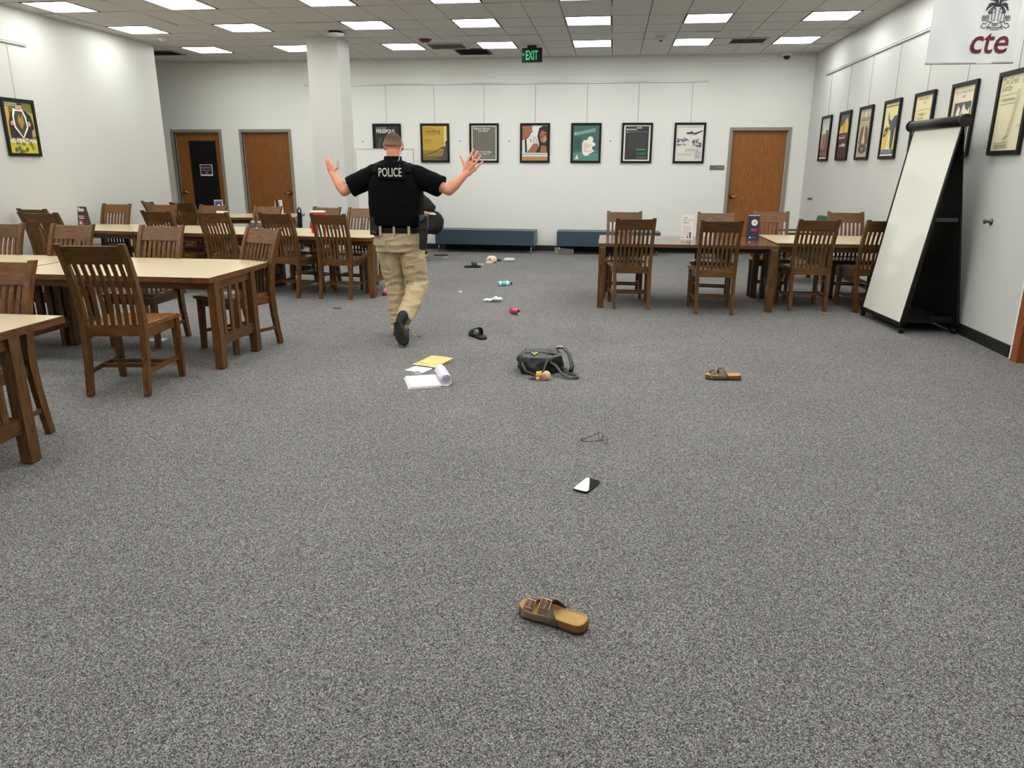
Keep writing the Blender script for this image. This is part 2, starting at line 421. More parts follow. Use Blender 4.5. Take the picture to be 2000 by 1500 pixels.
# ---------------------------------------------------------------- doors
def door_back(name, x0, x1, top, knob_side, glass=False, knob_x=None):
    """painted steel frame, oak leaf set back in it, brass lever"""
    t = bpy.data.objects.new(name, None); COL.objects.link(t); t.location = ((x0+x1)/2, YB, 0); struct(t)
    w = x1-x0; hw = w/2; fw = 0.05
    mb = MB()
    for a, b, z0, z1 in ((-hw-fw, -hw, 0, top+fw), (hw, hw+fw, 0, top+fw), (-hw, hw, top, top+fw)):
        mb.box(a, b, -0.02, 0.10, z0, z1, M_GREYF)
    mb.box(-hw, -hw+.015, .03, .10, 0, top, M_GREYF); mb.box(hw-.015, hw, .03, .10, 0, top, M_GREYF); mb.box(-hw, hw, .03, .10, top-.015, top, M_GREYF)
    mb.build('frame', t, bevel=.002)
    mb = MB(); l = hw-.016
    if not glass: mb.box(-l, l, .05, .09, .01, top-.017, M_DOOR)
    else:
        gx0, gx1, g0, g1 = -.205, .34, .30, 1.94
        mb.box(-l, gx0, .05, .09, .01, top-.017, M_DOOR); mb.box(gx1, l, .05, .09, .01, top-.017, M_DOOR)
        mb.box(gx0, gx1, .05, .09, .01, g0, M_DOOR); mb.box(gx0, gx1, .05, .09, g1, top-.017, M_DOOR)
    mb.build('door_leaf', t)
    if glass:
        mg = mat('dark_glass', (7, 9, 14), 0.08, coat=0.3)
        mb = MB(); mb.box(gx0, gx1, .062, .075, g0, g1, mg); mb.build('glass_pane', t)
        mb = MB(); k = .018; md = mat('dark_bead', (28, 24, 20), 0.5)
        for a, b, z0, z1 in ((gx0, gx0+k, g0, g1), (gx1-k, gx1, g0, g1), (gx0, gx1, g0, g0+k), (gx0, gx1, g1-k, g1)): mb.box(a, b, .046, .062, z0, z1, md)
        mb.build('glazing_bead', t)
    kx = (-l+.055) if knob_side < 0 else (l-.055); mb = MB()
    rot = Matrix.Rotation(PI/2, 3, 'X')
    mb.lathe([(.0, .0), (.038, .0), (.038, .010), (.018, .016), (.014, .05), (.022, .055), (.0, .062)], M_BRASS, (kx, .05, 1.0), 16, rot)
    if knob_side != 0:
        mb.tube([(kx, -.005, 1.0), (kx-.05*knob_side, -.008, 1.0), (kx-.105*knob_side, -.004, .992)], [.015, .012, .009], M_BRASS, 10)
    mb.build('door_handle', t)
    return t
door_back('door_1', -8.25, -7.34, 2.09, -1, True)
door_back('door_2', -6.89, -5.975, 2.09, 1)
door_back('door_3', 2.02, 2.945, 2.10, -1)
# wooden doorway in the right wall, at the picture's edge
t = bpy.data.objects.new('door_4', None); COL.objects.link(t); t.location = (XR, 5.695, 0); struct(t)
mb = MB(); mw = wood('red_oak_frame', (92, 46, 18), (140, 82, 40), 'z', 0.4)
mb.box(-.03, .10, .445, .545, 0, 2.2, mw); mb.box(-.03, .10, -.545, -.445, 0, 2.2, mw); mb.box(-.03, .10, -.445, .445, 2.1, 2.2, mw)
mb.build('frame', t, bevel=.004)
mb = MB(); mb.box(.06, .10, -.44, .44, .01, 2.095, mw); mb.build('door_leaf', t)
mb = MB(); mb.box(-.012, -.004, .545, .60, 0, 2.25, M_WHITE); struct(mb.build('trim_1', loc=(XR, 5.695, 0)))

# paper notice taped to the dark glass of the left door
mb = MB(); mb.box(-.125, .125, 0, .003, -.105, .105, M_WHITE)
mm = flat(58, 22, 26); mb.box(-.112, .112, -.002, 0, -.078, .094, mm)
for s_, z_, h_ in (('Study Rooms', .035, .036), ('Career Center', -.012, .028), ('108', -.058, .034)):
    mb.text(s_, (0, -.0035, z_), (1, 0, 0), (0, 0, 1), h_, M_WHITE, 'CENTER')
o = mb.build('door_notice', loc=(-7.70, YB+.052, 1.405)); tag(o, 'small white and maroon notice on the dark glass of the far left door', 'sign')
# grey room plaque beside the right door
mb = MB(); M_PLQ = mat('plaque_grey', (118, 118, 114), 0.4); mb.box(-.12, .12, -.012, 0, -.035, .035, mat('plaque_edge', (52, 52, 52), 0.5)); mb.box(-.105, .105, -.015, -.011, -.024, .024, M_PLQ)
mb.box(-.085, -.03, -.0165, -.015, -.008, .004, flat(60, 60, 58))
o = mb.build('room_plaque', bevel=.002, loc=(1.80, YB, 1.49)); tag(o, 'small grey room plaque on the wall left of the right-hand door', 'sign')

# ---------------------------------------------------------------- picture rails
def rail(label, loc, rz, L):
    mb = MB(); mb.box(0, L, -.018, 0, -.006, .022, M_ALU); mb.box(0, L, -.024, -.018, -.006, -.002, M_ALU); mb.box(0, L, -.024, -.018, .016, .022, M_ALU)
    o = mb.build('picture_rail', loc=loc, rz=rz); tag(o, label, 'picture rail', 'picture rails')
rail('long thin metal picture rail across the back wall', (-5.60, YB, 2.885), 0, 7.15)
rail('dark metal picture rail running along the right wall', (XR, 12.97, 2.885), -PI/2, 9.0)
rail('short end of a metal picture rail on the left wall', (XL, 5.0, 2.89), PI/2, 4.05)

# ---------------------------------------------------------------- framed posters
PW, PH, FB = 0.53, 0.67, 0.036
IW, IH = PW-2*FB, PH-2*FB          # printed area
U, V = (1, 0, 0), (0, 0, 1)
class Art:
    """flat print, u across 0..1 and v up 0..1, each layer a hair in front of the one below"""
    def __init__(s, bg): s.mb = MB(); s.k = 0; s.rect(0, 0, 1, 1, bg)
    def P(s, u, v): return ((u-.5)*IW, -.0004*s.k, (v-.5)*IH)
    def poly(s, pts, c):
        s.k += 1; s.mb.poly([s.P(u, v) for u, v in pts], flat(*c)); return s
    def rect(s, u0, v0, u1, v1, c): return s.poly([(u0, v0), (u1, v0), (u1, v1), (u0, v1)], c)
    def disc(s, u, v, r, c, ru=None, n=18):
        ru = ru or r*IH/IW
        return s.poly([(u+ru*math.cos(2*PI*i/n), v+r*math.sin(2*PI*i/n)) for i in range(n)], c)
    def line(s, pts, wd, c):
        for (a, b), (p, q) in zip(pts, pts[1:]):
            d = Vector(((p-a)*IW, (q-b)*IH)); 
            if d.length < 1e-6: continue
            n = Vector((-d.y, d.x)).normalized()*wd/2
            s.k += 1
            s.mb.poly([s.P(a+n.x/IW, b+n.y/IH), s.P(a-n.x/IW, b-n.y/IH), s.P(p-n.x/IW, q-n.y/IH), s.P(p+n.x/IW, q+n.y/IH)], flat(*c)); s.k -= 1
        s.k += 1; return s
    def txt(s, string, u, v, size, c, align='LEFT', sx=1.0, bold=0.0):
        s.k += 1; s.mb.text(string, s.P(u, v), U, V, size, flat(*c), align, sx, bold); return s
    def lines(s, u0, u1, v, n, dv, c, h=.006, seed=1):
        """rows of small print too fine to read"""
        r = random.Random(seed)
        for i in range(n):
            u = u0
            while u < u1-.04:
                wv = r.uniform(.02, .07); s.rect(u, v-i*dv, min(u+wv, u1), v-i*dv+h, c); s.k -= 1; u += wv+.014
        s.k += 1; return s
def poster(art, label, loc, rz, wire=.66):
    t = thing('framed_poster', label, 'poster', loc, rz, 'framed reading posters')
    mb = MB(); a, b = PW/2, PH/2; d = .022
    out = [(-a, -b), (a, -b), (a, b), (-a, b)]; inn = [(-a+FB, -b+FB), (a-FB, -b+FB), (a-FB, b-FB), (-a+FB, b-FB)]
    for i in range(4):
        j = (i+1) % 4
        (x0, z0), (x1, z1), (x2, z2), (x3, z3) = out[i], out[j], inn[j], inn[i]
        mb.hexa([(x0, -d-.008, z0), (x1, -d-.008, z1), (x2, -d-.008, z2), (x3, -d-.008, z3), (x0, -.008, z0), (x1, -.008, z1), (x2, -.008, z2), (x3, -.008, z3)], M_FRAME)
    mb.box(-a+.01, a-.01, -.008, -.001, -b+.01, b-.01, M_BLACK)
    mb.build('frame', t)
    o = art.mb.build('print', t, fixn=False); o.location = (0, -.014, 0)
    mb = MB(); mb.tube([(0, -.010, b), (0, -.012, b+wire-.02)], .0022, mat('wire_grey', (120, 120, 120), .5), 5); mb.build('hanging_wire', t)
    return t

K, W_ = (10, 10, 11), (235, 232, 225)
# 1 black poster with the white title
a1 = Art((26, 27, 28)); a1.txt('THE COMPLETE', .06, .915, .034, (190, 190, 180), sx=.8); a1.txt('PERSEPOLIS', .06, .79, .092, W_, sx=.74, bold=.015)
a1.poly([(.1, 0), (.3, .0), (.36, .35), (.3, .62), (.2, .7), (.12, .45)], (62, 66, 66)); a1.poly([(.42, 0), (.9, 0), (.86, .4), (.7, .6), (.55, .55), (.45, .3)], (80, 84, 84)); a1.poly([(.2, .0), (.26, .0), (.3, .5), (.24, .55)], (30, 32, 32)); a1.disc(.9, .74, .02, W_)
# 2 yellow reading poster with a silhouette at a rail
a2 = Art((196, 160, 52)); a2.rect(.0, 0, 1, .3, (150, 126, 56)); a2.rect(0, 0, 1, .12, (116, 102, 58)); a2.rect(.86, .4, .96, .98, (225, 205, 140))
a2.txt('Where Does', .08, .90, .03, (90, 74, 30)); a2.txt('reading', .11, .79, .095, (70, 62, 36), sx=1.0); a2.txt('take you this year?', .08, .735, .028, (96, 80, 36), sx=1.0)
a2.txt('Never', .09, .56, .045, (96, 80, 36)); a2.lines(.1, .42, .52, 2, .025, (120, 100, 50), seed=4)
a2.line([(.02, .14), (.5, .25), (.74, .36), (.98, .42)], .012, (60, 58, 48)); a2.poly([(.55, .06), (.74, .02), (1, 0), (1, .52), (.95, .56), (.9, .5), (.93, .42), (.72, .37), (.74, .32), (.86, .33), (.8, .14)], (74, 72, 66)); a2.disc(.97, .53, .035, (40, 38, 34))
# 3 grey curtain of boards with white mat
a3 = Art((232, 230, 222)); a3.rect(.045, .035, .955, .965, (122, 118, 104))
for i in range(10):
    u = .05+i*.09; a3.rect(u, .035, u+.02, .965, (78, 76, 66)); a3.k -= 1; a3.rect(u+.045, .035, u+.055, .965, (100, 96, 84)); a3.k -= 1
a3.k += 2
a3.txt("Where Genres", .09, .88, .052, W_, sx=.9, bold=.01); a3.txt('are Never', .28, .82, .046, W_, sx=.9, bold=.01); a3.txt('Does Your Reading', .14, .23, .044, W_, sx=.85, bold=.01); a3.txt('Journey  Allow it', .14, .165, .044, W_, sx=.85, bold=.01); a3.lines(.12, .9, .12, 2, .03, (210, 208, 200), seed=6)
# 4 two faces in brown, black and white
B1, B2 = (158, 104, 66), (196, 140, 104)
a4 = Art((228, 228, 222)); a4.poly([(0, .58), (.12, .6), (.22, .63), (.32, .74), (.38, .86), (.36, 1), (0, 1)], B1); a4.line([(.4, .98), (.36, .86), (.42, .82), (.34, .8), (.3, .72), (.2, .64), (.1, .6)], .01, K)
a4.poly([(.12, .22), (.2, .24), (.17, .6), (.1, .62)], (30, 30, 30)); a4.line([(.32, .62), (.36, .52)], .012, K); a4.line([(.44, .68), (.48, .5)], .008, K); a4.line([(.52, .68), (.58, .52)], .008, K); a4.line([(.6, .7), (.66, .5)], .008, K)
a4.poly([(.66, .5), (.6, .72), (.66, .92), (.82, .99), (1, .98), (1, .22), (.5, .22), (.66, .4)], (38, 36, 36)); a4.poly([(.72, .54), (.68, .74), (.76, .86), (.94, .8), (.97, .6), (.86, .5)], B1); a4.poly([(.84, .52), (.8, .62), (.92, .68), (.96, .58)], B2); a4.line([(.7, .68), (.8, .7)], .012, K); a4.line([(.84, .74), (.95, .73)], .012, K)
a4.poly([(.16, .2), (.44, .48), (.6, .5), (.66, .4), (.52, .22)], B1); a4.poly([(.7, .24), (.76, .44), (.94, .42), (.98, .24)], B1); a4.rect(0, .15, 1, .225, (226, 222, 214)); a4.rect(0, 0, 1, .12, (198, 154, 108)); a4.lines(.04, .96, .175, 1, .03, (60, 60, 60), .016, 3); a4.lines(.04, .96, .075, 3, .035, (120, 78, 44), .012, 5)
# 5 teal poster with a white splash and red lettering
a5 = Art((64, 104, 96)); a5.rect(0, .0, 1, .22, (92, 136, 124)); a5.poly([(0, .22), (1, .3), (1, .26), (0, .16)], (92, 136, 124)); a5.poly([(.02, .78), (.85, .92), (.85, .82), (.04, .7)], (124, 162, 150)); a5.rect(.06, .3, .3, .65, (46, 84, 78))
a5.disc(.67, .6, .085, (238, 236, 224)); a5.poly([(.36, .3), (.36, .5), (.42, .58), (.56, .59), (.64, .52), (.78, .53), (.87, .48), (.84, .42), (.75, .4), (.74, .34), (.82, .28), (.72, .22), (.64, .2), (.62, .15), (.46, .14), (.38, .2)], (238, 236, 224)); a5.poly([(.66, .5), (.72, .6), (.6, .6), (.5, .54)], (238, 236, 224))
for i, s_ in enumerate(('Don\'t', 'BETWEEN', 'a WEB', 'of a', 'GREAT LIE')): a5.txt(s_, .42, .47-.055*i, .034, (190, 80, 76), sx=.9)
a5.poly([(.08, .04), (.14, .14), (.18, .18), (.2, .1), (.24, .06), (.18, .04)], (228, 226, 214)); a5.txt('21', .05, .75, .05, W_, bold=.02)
# 6 charcoal reading year poster with white mat
a6 = Art((236, 236, 232)); a6.rect(.06, .035, .94, .965, (48, 48, 48)); a6.txt('YEAR', .47, .90, .036, W_, sx=1.1, bold=.02); a6.txt('READING', .09, .855, .036, W_, sx=1.15, bold=.02); a6.lines(.1, .9, .80, 1, .03, (150, 150, 150), .012, 2); a6.disc(.14, .80, .014, W_)
a6.rect(.2, .3, .82, .74, (58, 57, 57)); a6.rect(.48, .14, .9, .3, (24, 66, 44)); a6.txt('GLASS', .5, .17, .062, (54, 128, 84), sx=.9, bold=.02); a6.txt('THE PERKS OF IT', .48, .305, .024, W_, sx=.95); a6.lines(.48, .88, .09, 1, .03, (170, 170, 165), .014, 9)
# 7 white poster with dark blue ink sketches
IN, I2 = (36, 36, 88), (112, 118, 160)
a7 = Art((226, 225, 214)); a7.lines(.06, .95, .93, 1, .03, (90, 92, 100), .016, 3); a7.poly([(.34, .78), (.5, .8), (.62, .84), (.58, .79), (.7, .78), (.96, .85), (.98, .83), (.72, .73), (.56, .75), (.42, .74)], IN); a7.line([(.5, .7), (.66, .71), (.9, .8)], .006, I2)
r_ = random.Random(11)
for i in range(26):
    u, v = r_.uniform(.05, .42), r_.uniform(.42, .62); a7.line([(u, v), (u+r_.uniform(-.07, .07), v+r_.uniform(-.04, .04)), (u+r_.uniform(-.07, .07), v+r_.uniform(-.03, .03))], r_.uniform(.004, .012), IN if r_.random() < .5 else I2)
for i in range(26):
    u, v = r_.uniform(.56, .92), r_.uniform(.4, .62); a7.line([(u, v), (u+r_.uniform(-.07, .07), v+r_.uniform(-.04, .04)), (u+r_.uniform(-.07, .07), v+r_.uniform(-.03, .03))], r_.uniform(.004, .012), IN if r_.random() < .5 else I2)
a7.disc(.48, .55, .012, (150, 60, 50)); a7.txt('CATCH-22', .36, .27, .06, (70, 70, 78), sx=.8); a7.lines(.08, .62, .2, 2, .035, (130, 128, 120), .01, 7); a7.lines(.72, .95, .24, 4, .04, (110, 112, 130), .014, 8); a7.line([(.72, .04), (.8, .12), (.86, .08), (.96, .1)], .006, (60, 60, 70)); a7.lines(.06, .4, .05, 1, .03, (140, 138, 130), .008, 1)
ZP = 1.895
BACK = [(-4.095, a1, 'black framed poster with a white PERSEPOLIS title, behind the officer\'s head'), (-3.205, a2, 'yellow reading poster in a black frame with a dark figure on a railing'), (-2.305, a3, 'framed poster of grey weathered boards, touched by the officer\'s raised right hand in view'),
 (-1.39, a4, 'framed poster with two brown-skinned faces, middle of the back wall'), (-.485, a5, 'green framed poster with a white blot and red lettering'), (.40, a6, 'charcoal framed poster with a white border and small green block'), (1.30, a7, 'white framed poster with dark blue ink sketches, last on the back wall')]
BACK[2] = (-2.305, a3, 'framed poster of grey weathered boards, partly behind the officer\'s raised right hand')
for x, a, l in BACK: poster(a, l, (x, YB, ZP), 0)
# right wall
b1 = Art((168, 150, 144)); b1.rect(0, .6, 1, 1, (178, 178, 170)); b1.rect(0, 0, 1, .25, (96, 66, 58)); b1.poly([(.1, .6), (.3, .9), (.5, .75), (.7, .92), (.9, .6)], (206, 202, 194)); b1.rect(.2, .2, .5, .62, (140, 106, 104)); b1.rect(.55, .15, .85, .7, (118, 84, 72)); b1.lines(.1, .9, .14, 3, .03, (190, 170, 160), .01, 3); b1.rect(.06, .0, .94, .03, (230, 230, 225))
b2 = Art((62, 34, 26)); b2.rect(0, .6, 1, 1, (84, 84, 90)); b2.poly([(0, .56), (.1, .72), (.3, .74), (.5, .82), (.72, .92), (.9, .74), (1, .62), (1, .56)], (222, 178, 84)); b2.line([(.45, .58), (.5, .8)], .02, (60, 40, 30)); b2.rect(0, .36, 1, .57, (74, 34, 26)); b2.txt('Fahrenheit 451', .06, .44, .05, W_, sx=.95, bold=.015); b2.lines(.1, .9, .51, 1, .03, (160, 90, 80), .016, 2)
b2.rect(.08, .04, .92, .33, (92, 62, 50)); b2.rect(.12, .05, .88, .26, (58, 34, 26)); b2.poly([(.2, .26), (.3, .33), (.4, .27), (.55, .34), (.8, .3), (.8, .26)], (196, 190, 180))
b3 = Art((190, 176, 150)); b3.rect(.05, .02, .95, .98, (178, 164, 138)); b3.disc(.5, .9, .07, (206, 198, 176)); b3.lines(.14, .86, .8, 2, .04, (90, 80, 66), .018, 3); b3.poly([(.1, .3), (.2, .6), (.42, .66), (.45, .4), (.3, .2)], (112, 84, 60)); b3.poly([(.9, .3), (.8, .6), (.6, .66), (.55, .4), (.7, .2)], (112, 84, 60)); b3.poly([(.35, .3), (.5, .62), (.65, .3)], (206, 192, 160)); b3.disc(.5, .17, .1, (88, 74, 56), ru=.36); b3.txt('1984', .36, .14, .05, (196, 184, 160))
b4 = Art((222, 214, 150)); b4.rect(.0, .12, 1, .55, (226, 220, 160)); b4.poly([(.05, .12), (.35, .12), (.5, .5), (.2, .6), (.05, .5)], (222, 190, 96)); b4.rect(0, .93, 1, .945, (40, 40, 40)); b4.poly([(.55, .66), (.38, .7), (.3, .85), (.28, .72), (.36, .62), (.46, .58), (.4, .5), (.56, .48), (.62, .2), (.66, .13), (.8, .13), (.84, .34), (.86, .5), (.96, .55), (.98, .7), (.86, .76), (.7, .74)], (74, 76, 82)); b4.poly([(.04, .36), (.12, .52), (.38, .56), (.36, .46), (.2, .38)], (66, 62, 54)); b4.poly([(.12, .42), (.2, .48), (.3, .48), (.2, .41)], (204, 198, 180)); b4.rect(.0, .03, 1, .12, (82, 86, 96)); b4.txt('THE SUN ALSO RISES', .03, .055, .045, (196, 198, 202), sx=.82); b4.rect(0, 0, 1, .03, (236, 236, 230))
b5 = Art((224, 212, 166)); b5.txt('Reading Together', .2, .93, .036, (110, 100, 76), sx=.9); b5.txt('2008', .44, .86, .03, (110, 100, 76)); b5.line([(.12, .1), (.12, .76), (.9, .76), (.9, .1), (.12, .1)], .004, (130, 118, 90)); b5.txt('The Bridge to', .18, .67, .04, (120, 108, 80), sx=.9); b5.txt('Tomorrow', .18, .6, .04, (120, 108, 80), sx=.9)
for i in range(9): b5.poly([(.16+i*.08, .38), (.19+i*.08, .5+.04*(i % 3)), (.23+i*.08, .38)], (92, 84, 66) if i % 2 else (190, 140, 80))
b6 = Art((222, 210, 180)); b6.txt('First-Year Reading Experience', .5, .90, .036, (92, 90, 84), 'CENTER', .92); b6.txt('2007', .44, .83, .03, (92, 90, 84)); b6.rect(.12, .1, .88, .76, (72, 74, 74)); b6.poly([(.2, .3), (.24, .62), (.32, .72), (.4, .66), (.4, .5), (.5, .68), (.56, .74), (.64, .66), (.76, .62), (.84, .68), (.84, .4), (.6, .2), (.3, .14)], (226, 214, 184)); b6.disc(.7, .34, .13, (96, 98, 98)); b6.poly([(.44, .5), (.5, .6), (.58, .58), (.52, .5)], (80, 82, 82))
b7 = Art((218, 210, 172)); b7.txt('The Great', .06, .885, .07, (84, 80, 66), sx=.85); b7.txt('Gatsby', .06, .80, .07, (84, 80, 66), sx=.85)
for v in (.74, .62, .1, .03): b7.line([(.1, v), (.62, v+.01)], .004, (110, 106, 88))
for i in range(7): b7.line([(.13+i*.07, .66), (.16+i*.07, .7), (.18+i*.07, .66)], .006, (120, 116, 96)); b7.line([(.13+i*.07, .045), (.16+i*.07, .085), (.18+i*.07, .05)], .006, (110, 106, 88))
for i in range(5): b7.line([(.68+i*.03, .8), (.62+i*.02, .5), (.5+i*.03, .2), (.4, .14)], .003, (128, 124, 104))
b7.disc(.82, .9, .04, (196, 188, 150)); b7.txt('F. SCOTT', .86, .3, .03, (100, 96, 80), sx=.7)
RIGHT = [(12.60, b1, 'narrow-looking dusky pink framed poster, farthest on the right wall'), (11.64, b2, 'framed poster of orange flames over dark red, second along the right wall'), (10.73, b3, 'tan framed poster of a folded brown figure, third along the right wall'), (9.78, b4, 'pale yellow framed poster with a grey bull, right wall'),
 (8.84, b5, 'cream framed poster partly hidden by the left end of the easel\'s top bar'), (7.91, b6, 'cream and grey framed poster directly behind the easel\'s right end'), (6.99, b7, 'large-looking cream framed poster with thin line drawing, nearest on the right wall')]
for y, a, l in RIGHT: poster(a, l, (XR, y, ZP+.03), -PI/2)
# left wall
c1 = Art((110, 112, 44)); c1.rect(0, 0, 1, .26, (196, 186, 36)); c1.rect(0, .3, .16, .9, (196, 160, 70)); c1.rect(.8, .34, 1, .8, (186, 160, 80))
for i in range(14): c1.disc(random.Random(i).uniform(.1, .95), random.Random(i+50).uniform(.02, .2), .045, ((112, 120, 60), (80, 92, 46), (204, 196, 60))[i % 3])
c1.poly([(.1, .3), (.1, .6), (.22, .8), (.4, .86), (.7, .84), (.9, .74), (.96, .5), (.86, .44), (.84, .28), (.12, .28)], (26, 25, 27)); c1.poly([(.24, .72), (.3, .87), (.44, .84), (.62, .87), (.72, .72), (.74, .5), (.52, .28), (.26, .5)], W_); c1.poly([(.29, .7), (.36, .82), (.6, .82), (.67, .7), (.7, .52), (.51, .32), (.31, .52)], (56, 58, 46)); c1.poly([(.4, .62), (.46, .78), (.52, .68), (.6, .78), (.62, .6), (.52, .46)], (150, 128, 48)); c1.poly([(.38, .86), (.42, .98), (.6, .97), (.62, .86), (.5, .83)], (206, 150, 130)); c1.disc(.52, .96, .03, (50, 40, 34), ru=.12)
c1.disc(.2, .58, .045, (206, 150, 130)); c1.disc(.78, .58, .05, (206, 150, 130)); c1.txt('NO IMPACT MAN', .03, .20, .078, W_, sx=.70, bold=.03); c1.lines(.04, .5, .95, 2, .035, (210, 208, 200), .016, 4)
poster(c1, 'green and yellow framed poster of a man opening his jacket, left wall', (XL, 8.73, 1.92), PI/2)

# small wall marks and hooks
M_HOOK = mat('hook_metal', (96, 92, 84), 0.4, metal=0.8)
for (x, z, l) in ((-4.56, 1.92, 'tiny grey screw on the wall just right of the white column'), (-2.75, 1.93, 'tiny grey screw on the wall right of the yellow poster'), (-1.85, 1.93, 'tiny grey screw on the wall left of the two faces poster'), (-.06, 1.93, 'tiny grey screw on the wall left of the charcoal poster')):
    mb = MB(); mb.lathe([(.0, 0), (.011, 0), (.011, .006), (.0, .01)], M_HOOK, n=10, mtx=Matrix.Rotation(PI/2, 3, 'X')); o = mb.build('wall_screw', loc=(x, YB, z)); tag(o, l, 'screw', 'wall screws')
for (y, z, l) in ((13.05, 1.0, 'small metal wall stop near the far right corner'), (7.0, 1.04, 'round metal wall stop on the right wall beside the easel')):
    mb = MB(); rot = Matrix.Rotation(-PI/2, 3, 'Y')
    mb.lathe([(.0, 0), (.028, 0), (.028, .008), (.012, .012), (.012, .045), (.02, .048), (.02, .06), (.0, .062)], M_HOOK, n=16, mtx=rot); o = mb.build('wall_stop', loc=(XR, y, z)); tag(o, l, 'door stop', 'wall stops')

# ---------------------------------------------------------------- ceiling fittings
# exit sign
t = thing('exit_sign', 'black exit sign with green glowing EXIT letters hanging from the ceiling', 'exit sign', (-1.325, 12.5, CZ), math.radians(-5))
mb = MB(); mb.box(-.07, .07, -.03, .03, -.035, -.006, M_BLACK); mb.build('mount', t)
mb = MB(); mb.box(-.16, .16, -.02, .02, -.245, -.035, M_BLACK); mb.build('housing', t, bevel=.004)
mg = mat('exit_green', (60, 170, 110), 0.5, emit=(60, 190, 110), estr=.45)
mb = MB(); mb.text('EXIT', (-.10, -.0212, -.205), U, V, .185, mg, sx=.52, bold=.03); mb.text('<', (-.155, -.0212, -.155), U, V, .075, mg, sx=.8, bold=.03); mb.build('lettering', t, fixn=False)
# air vents
def vent(label, x, y, w, d, col, dark):
    t = thing('air_vent', label, 'air vent', (x, y, CZ), 0, 'ceiling air vents')
    mf = mat('vent_%d' % col, (col, col-4, col-14), .6)
    mb = MB()
    for a in ((-w/2, w/2, -d/2, -d/2+.03), (-w/2, w/2, d/2-.03, d/2), (-w/2, -w/2+.03, -d/2+.03, d/2-.03), (w/2-.03, w/2, -d/2+.03, d/2-.03)): mb.box(a[0], a[1], a[2], a[3], -.012, -.003, mf)
    mb.build('frame', t)
    mb = MB(); n = 9
    for i in range(n):
        yy = -d/2+.04+(d-.08)*i/(n-1); mb.hexa([(-w/2+.03, yy-.012, -.010), (w/2-.03, yy-.012, -.010), (w/2-.03, yy-.009, -.010), (-w/2+.03, yy-.009, -.010), (-w/2+.03, yy+.009, -.004), (w/2-.03, yy+.009, -.004), (w/2-.03, yy+.012, -.004), (-w/2+.03, yy+.012, -.004)], mat('vent_slat_%d' % dark, (dark, dark-4, dark-12), .6))
    mb.build('louvre', t)
    mb = MB(); mb.box(-w/2+.03, w/2-.03, -d/2+.03, d/2-.03, -.0035, -.002, mat('vent_back_%d' % dark, (int(dark*.75),)*3, .8)); mb.build('backing', t)
vent('pale tan ceiling vent beside the red fire alarm', -2.66, 12.40, .62, .55, 205, 200)
vent('dark open ceiling grille left of the exit sign', -2.35, 13.0, .56, .62, 40, 34)
vent('brown ceiling vent near the right wall', 1.92, 12.35, .56, .48, 205, 170)
vent('brown ceiling vent above the far left door', -7.60, 12.6, .62, .5, 150, 135)
def dome(name, label, cat, x, y, r, h, col, tip=None, group=None):
    t = thing(name, label, cat, (x, y, CZ), 0, group)
    mb = MB(); mb.lathe([(.0, 0), (r, 0), (r, -.012), (r*.75, -h*.5), (r*.45, -h*.8), (0, -h*.8)], mat('det_%d_%d' % (col[0], col[1]), col, .5), n=24); mb.build('base', t)
    if tip:
        mb = MB(); mb.lathe([(.0, -h*.7), (r*.3, -h*.8), (r*.25, -h), (0, -h*1.05)], mat('tip_%d' % tip[0], tip, .4), n=16); mb.build('sensor', t)
dome('smoke_detector', 'white smoke detector on the ceiling near the left wall', 'smoke detector', -6.70, 11.2, .085, .07, (206, 200, 186), (150, 140, 120), 'smoke detectors')
dome('smoke_detector', 'white smoke detector on the ceiling right of the middle lights', 'smoke detector', .62, 11.85, .085, .07, (206, 200, 186), (60, 56, 50), 'smoke detectors')
dome('fire_alarm', 'dark red round fire alarm on the ceiling', 'fire alarm', -2.85, 11.75, .095, .06, (112, 26, 28), (230, 228, 220))
t = thing('wireless_access_point', 'white disc with a black back on the ceiling above the column', 'access point', (-3.95, 10.95, CZ))
mb = MB(); mb.lathe([(.0, -.004), (.09, -.004), (.1, -.03), (.0, -.03)], M_BLACK, n=24); mb.build('mount', t)
mb = MB(); mb.lathe([(.0, -.03), (.11, -.03), (.12, -.04), (.11, -.055), (.06, -.065), (0, -.067)], mat('ap_white', (232, 232, 230), .4), n=28); mb.build('cover', t)
mb = MB(); mb.tube([(.08, 0, -.02), (.13, .0, -.02), (.15, 0, -.03), (.14, 0, -.05)], .004, M_BLACK, 6); mb.build('cable', t)
t = thing('security_camera', 'small white dome camera where ceiling meets the back wall', 'security camera', (2.76, 13.6, CZ))
mb = MB(); mb.lathe([(.0, 0), (.085, 0), (.085, -.05), (.07, -.06), (0, -.06)], mat('cam_white', (226, 226, 222), .4), n=24); mb.build('housing', t)
mb = MB(); mb.lathe([(.055, -.058), (.05, -.09), (.03, -.11), (0, -.115)], mat('cam_dome', (20, 20, 22), .1), n=20); mb.build('dome', t)

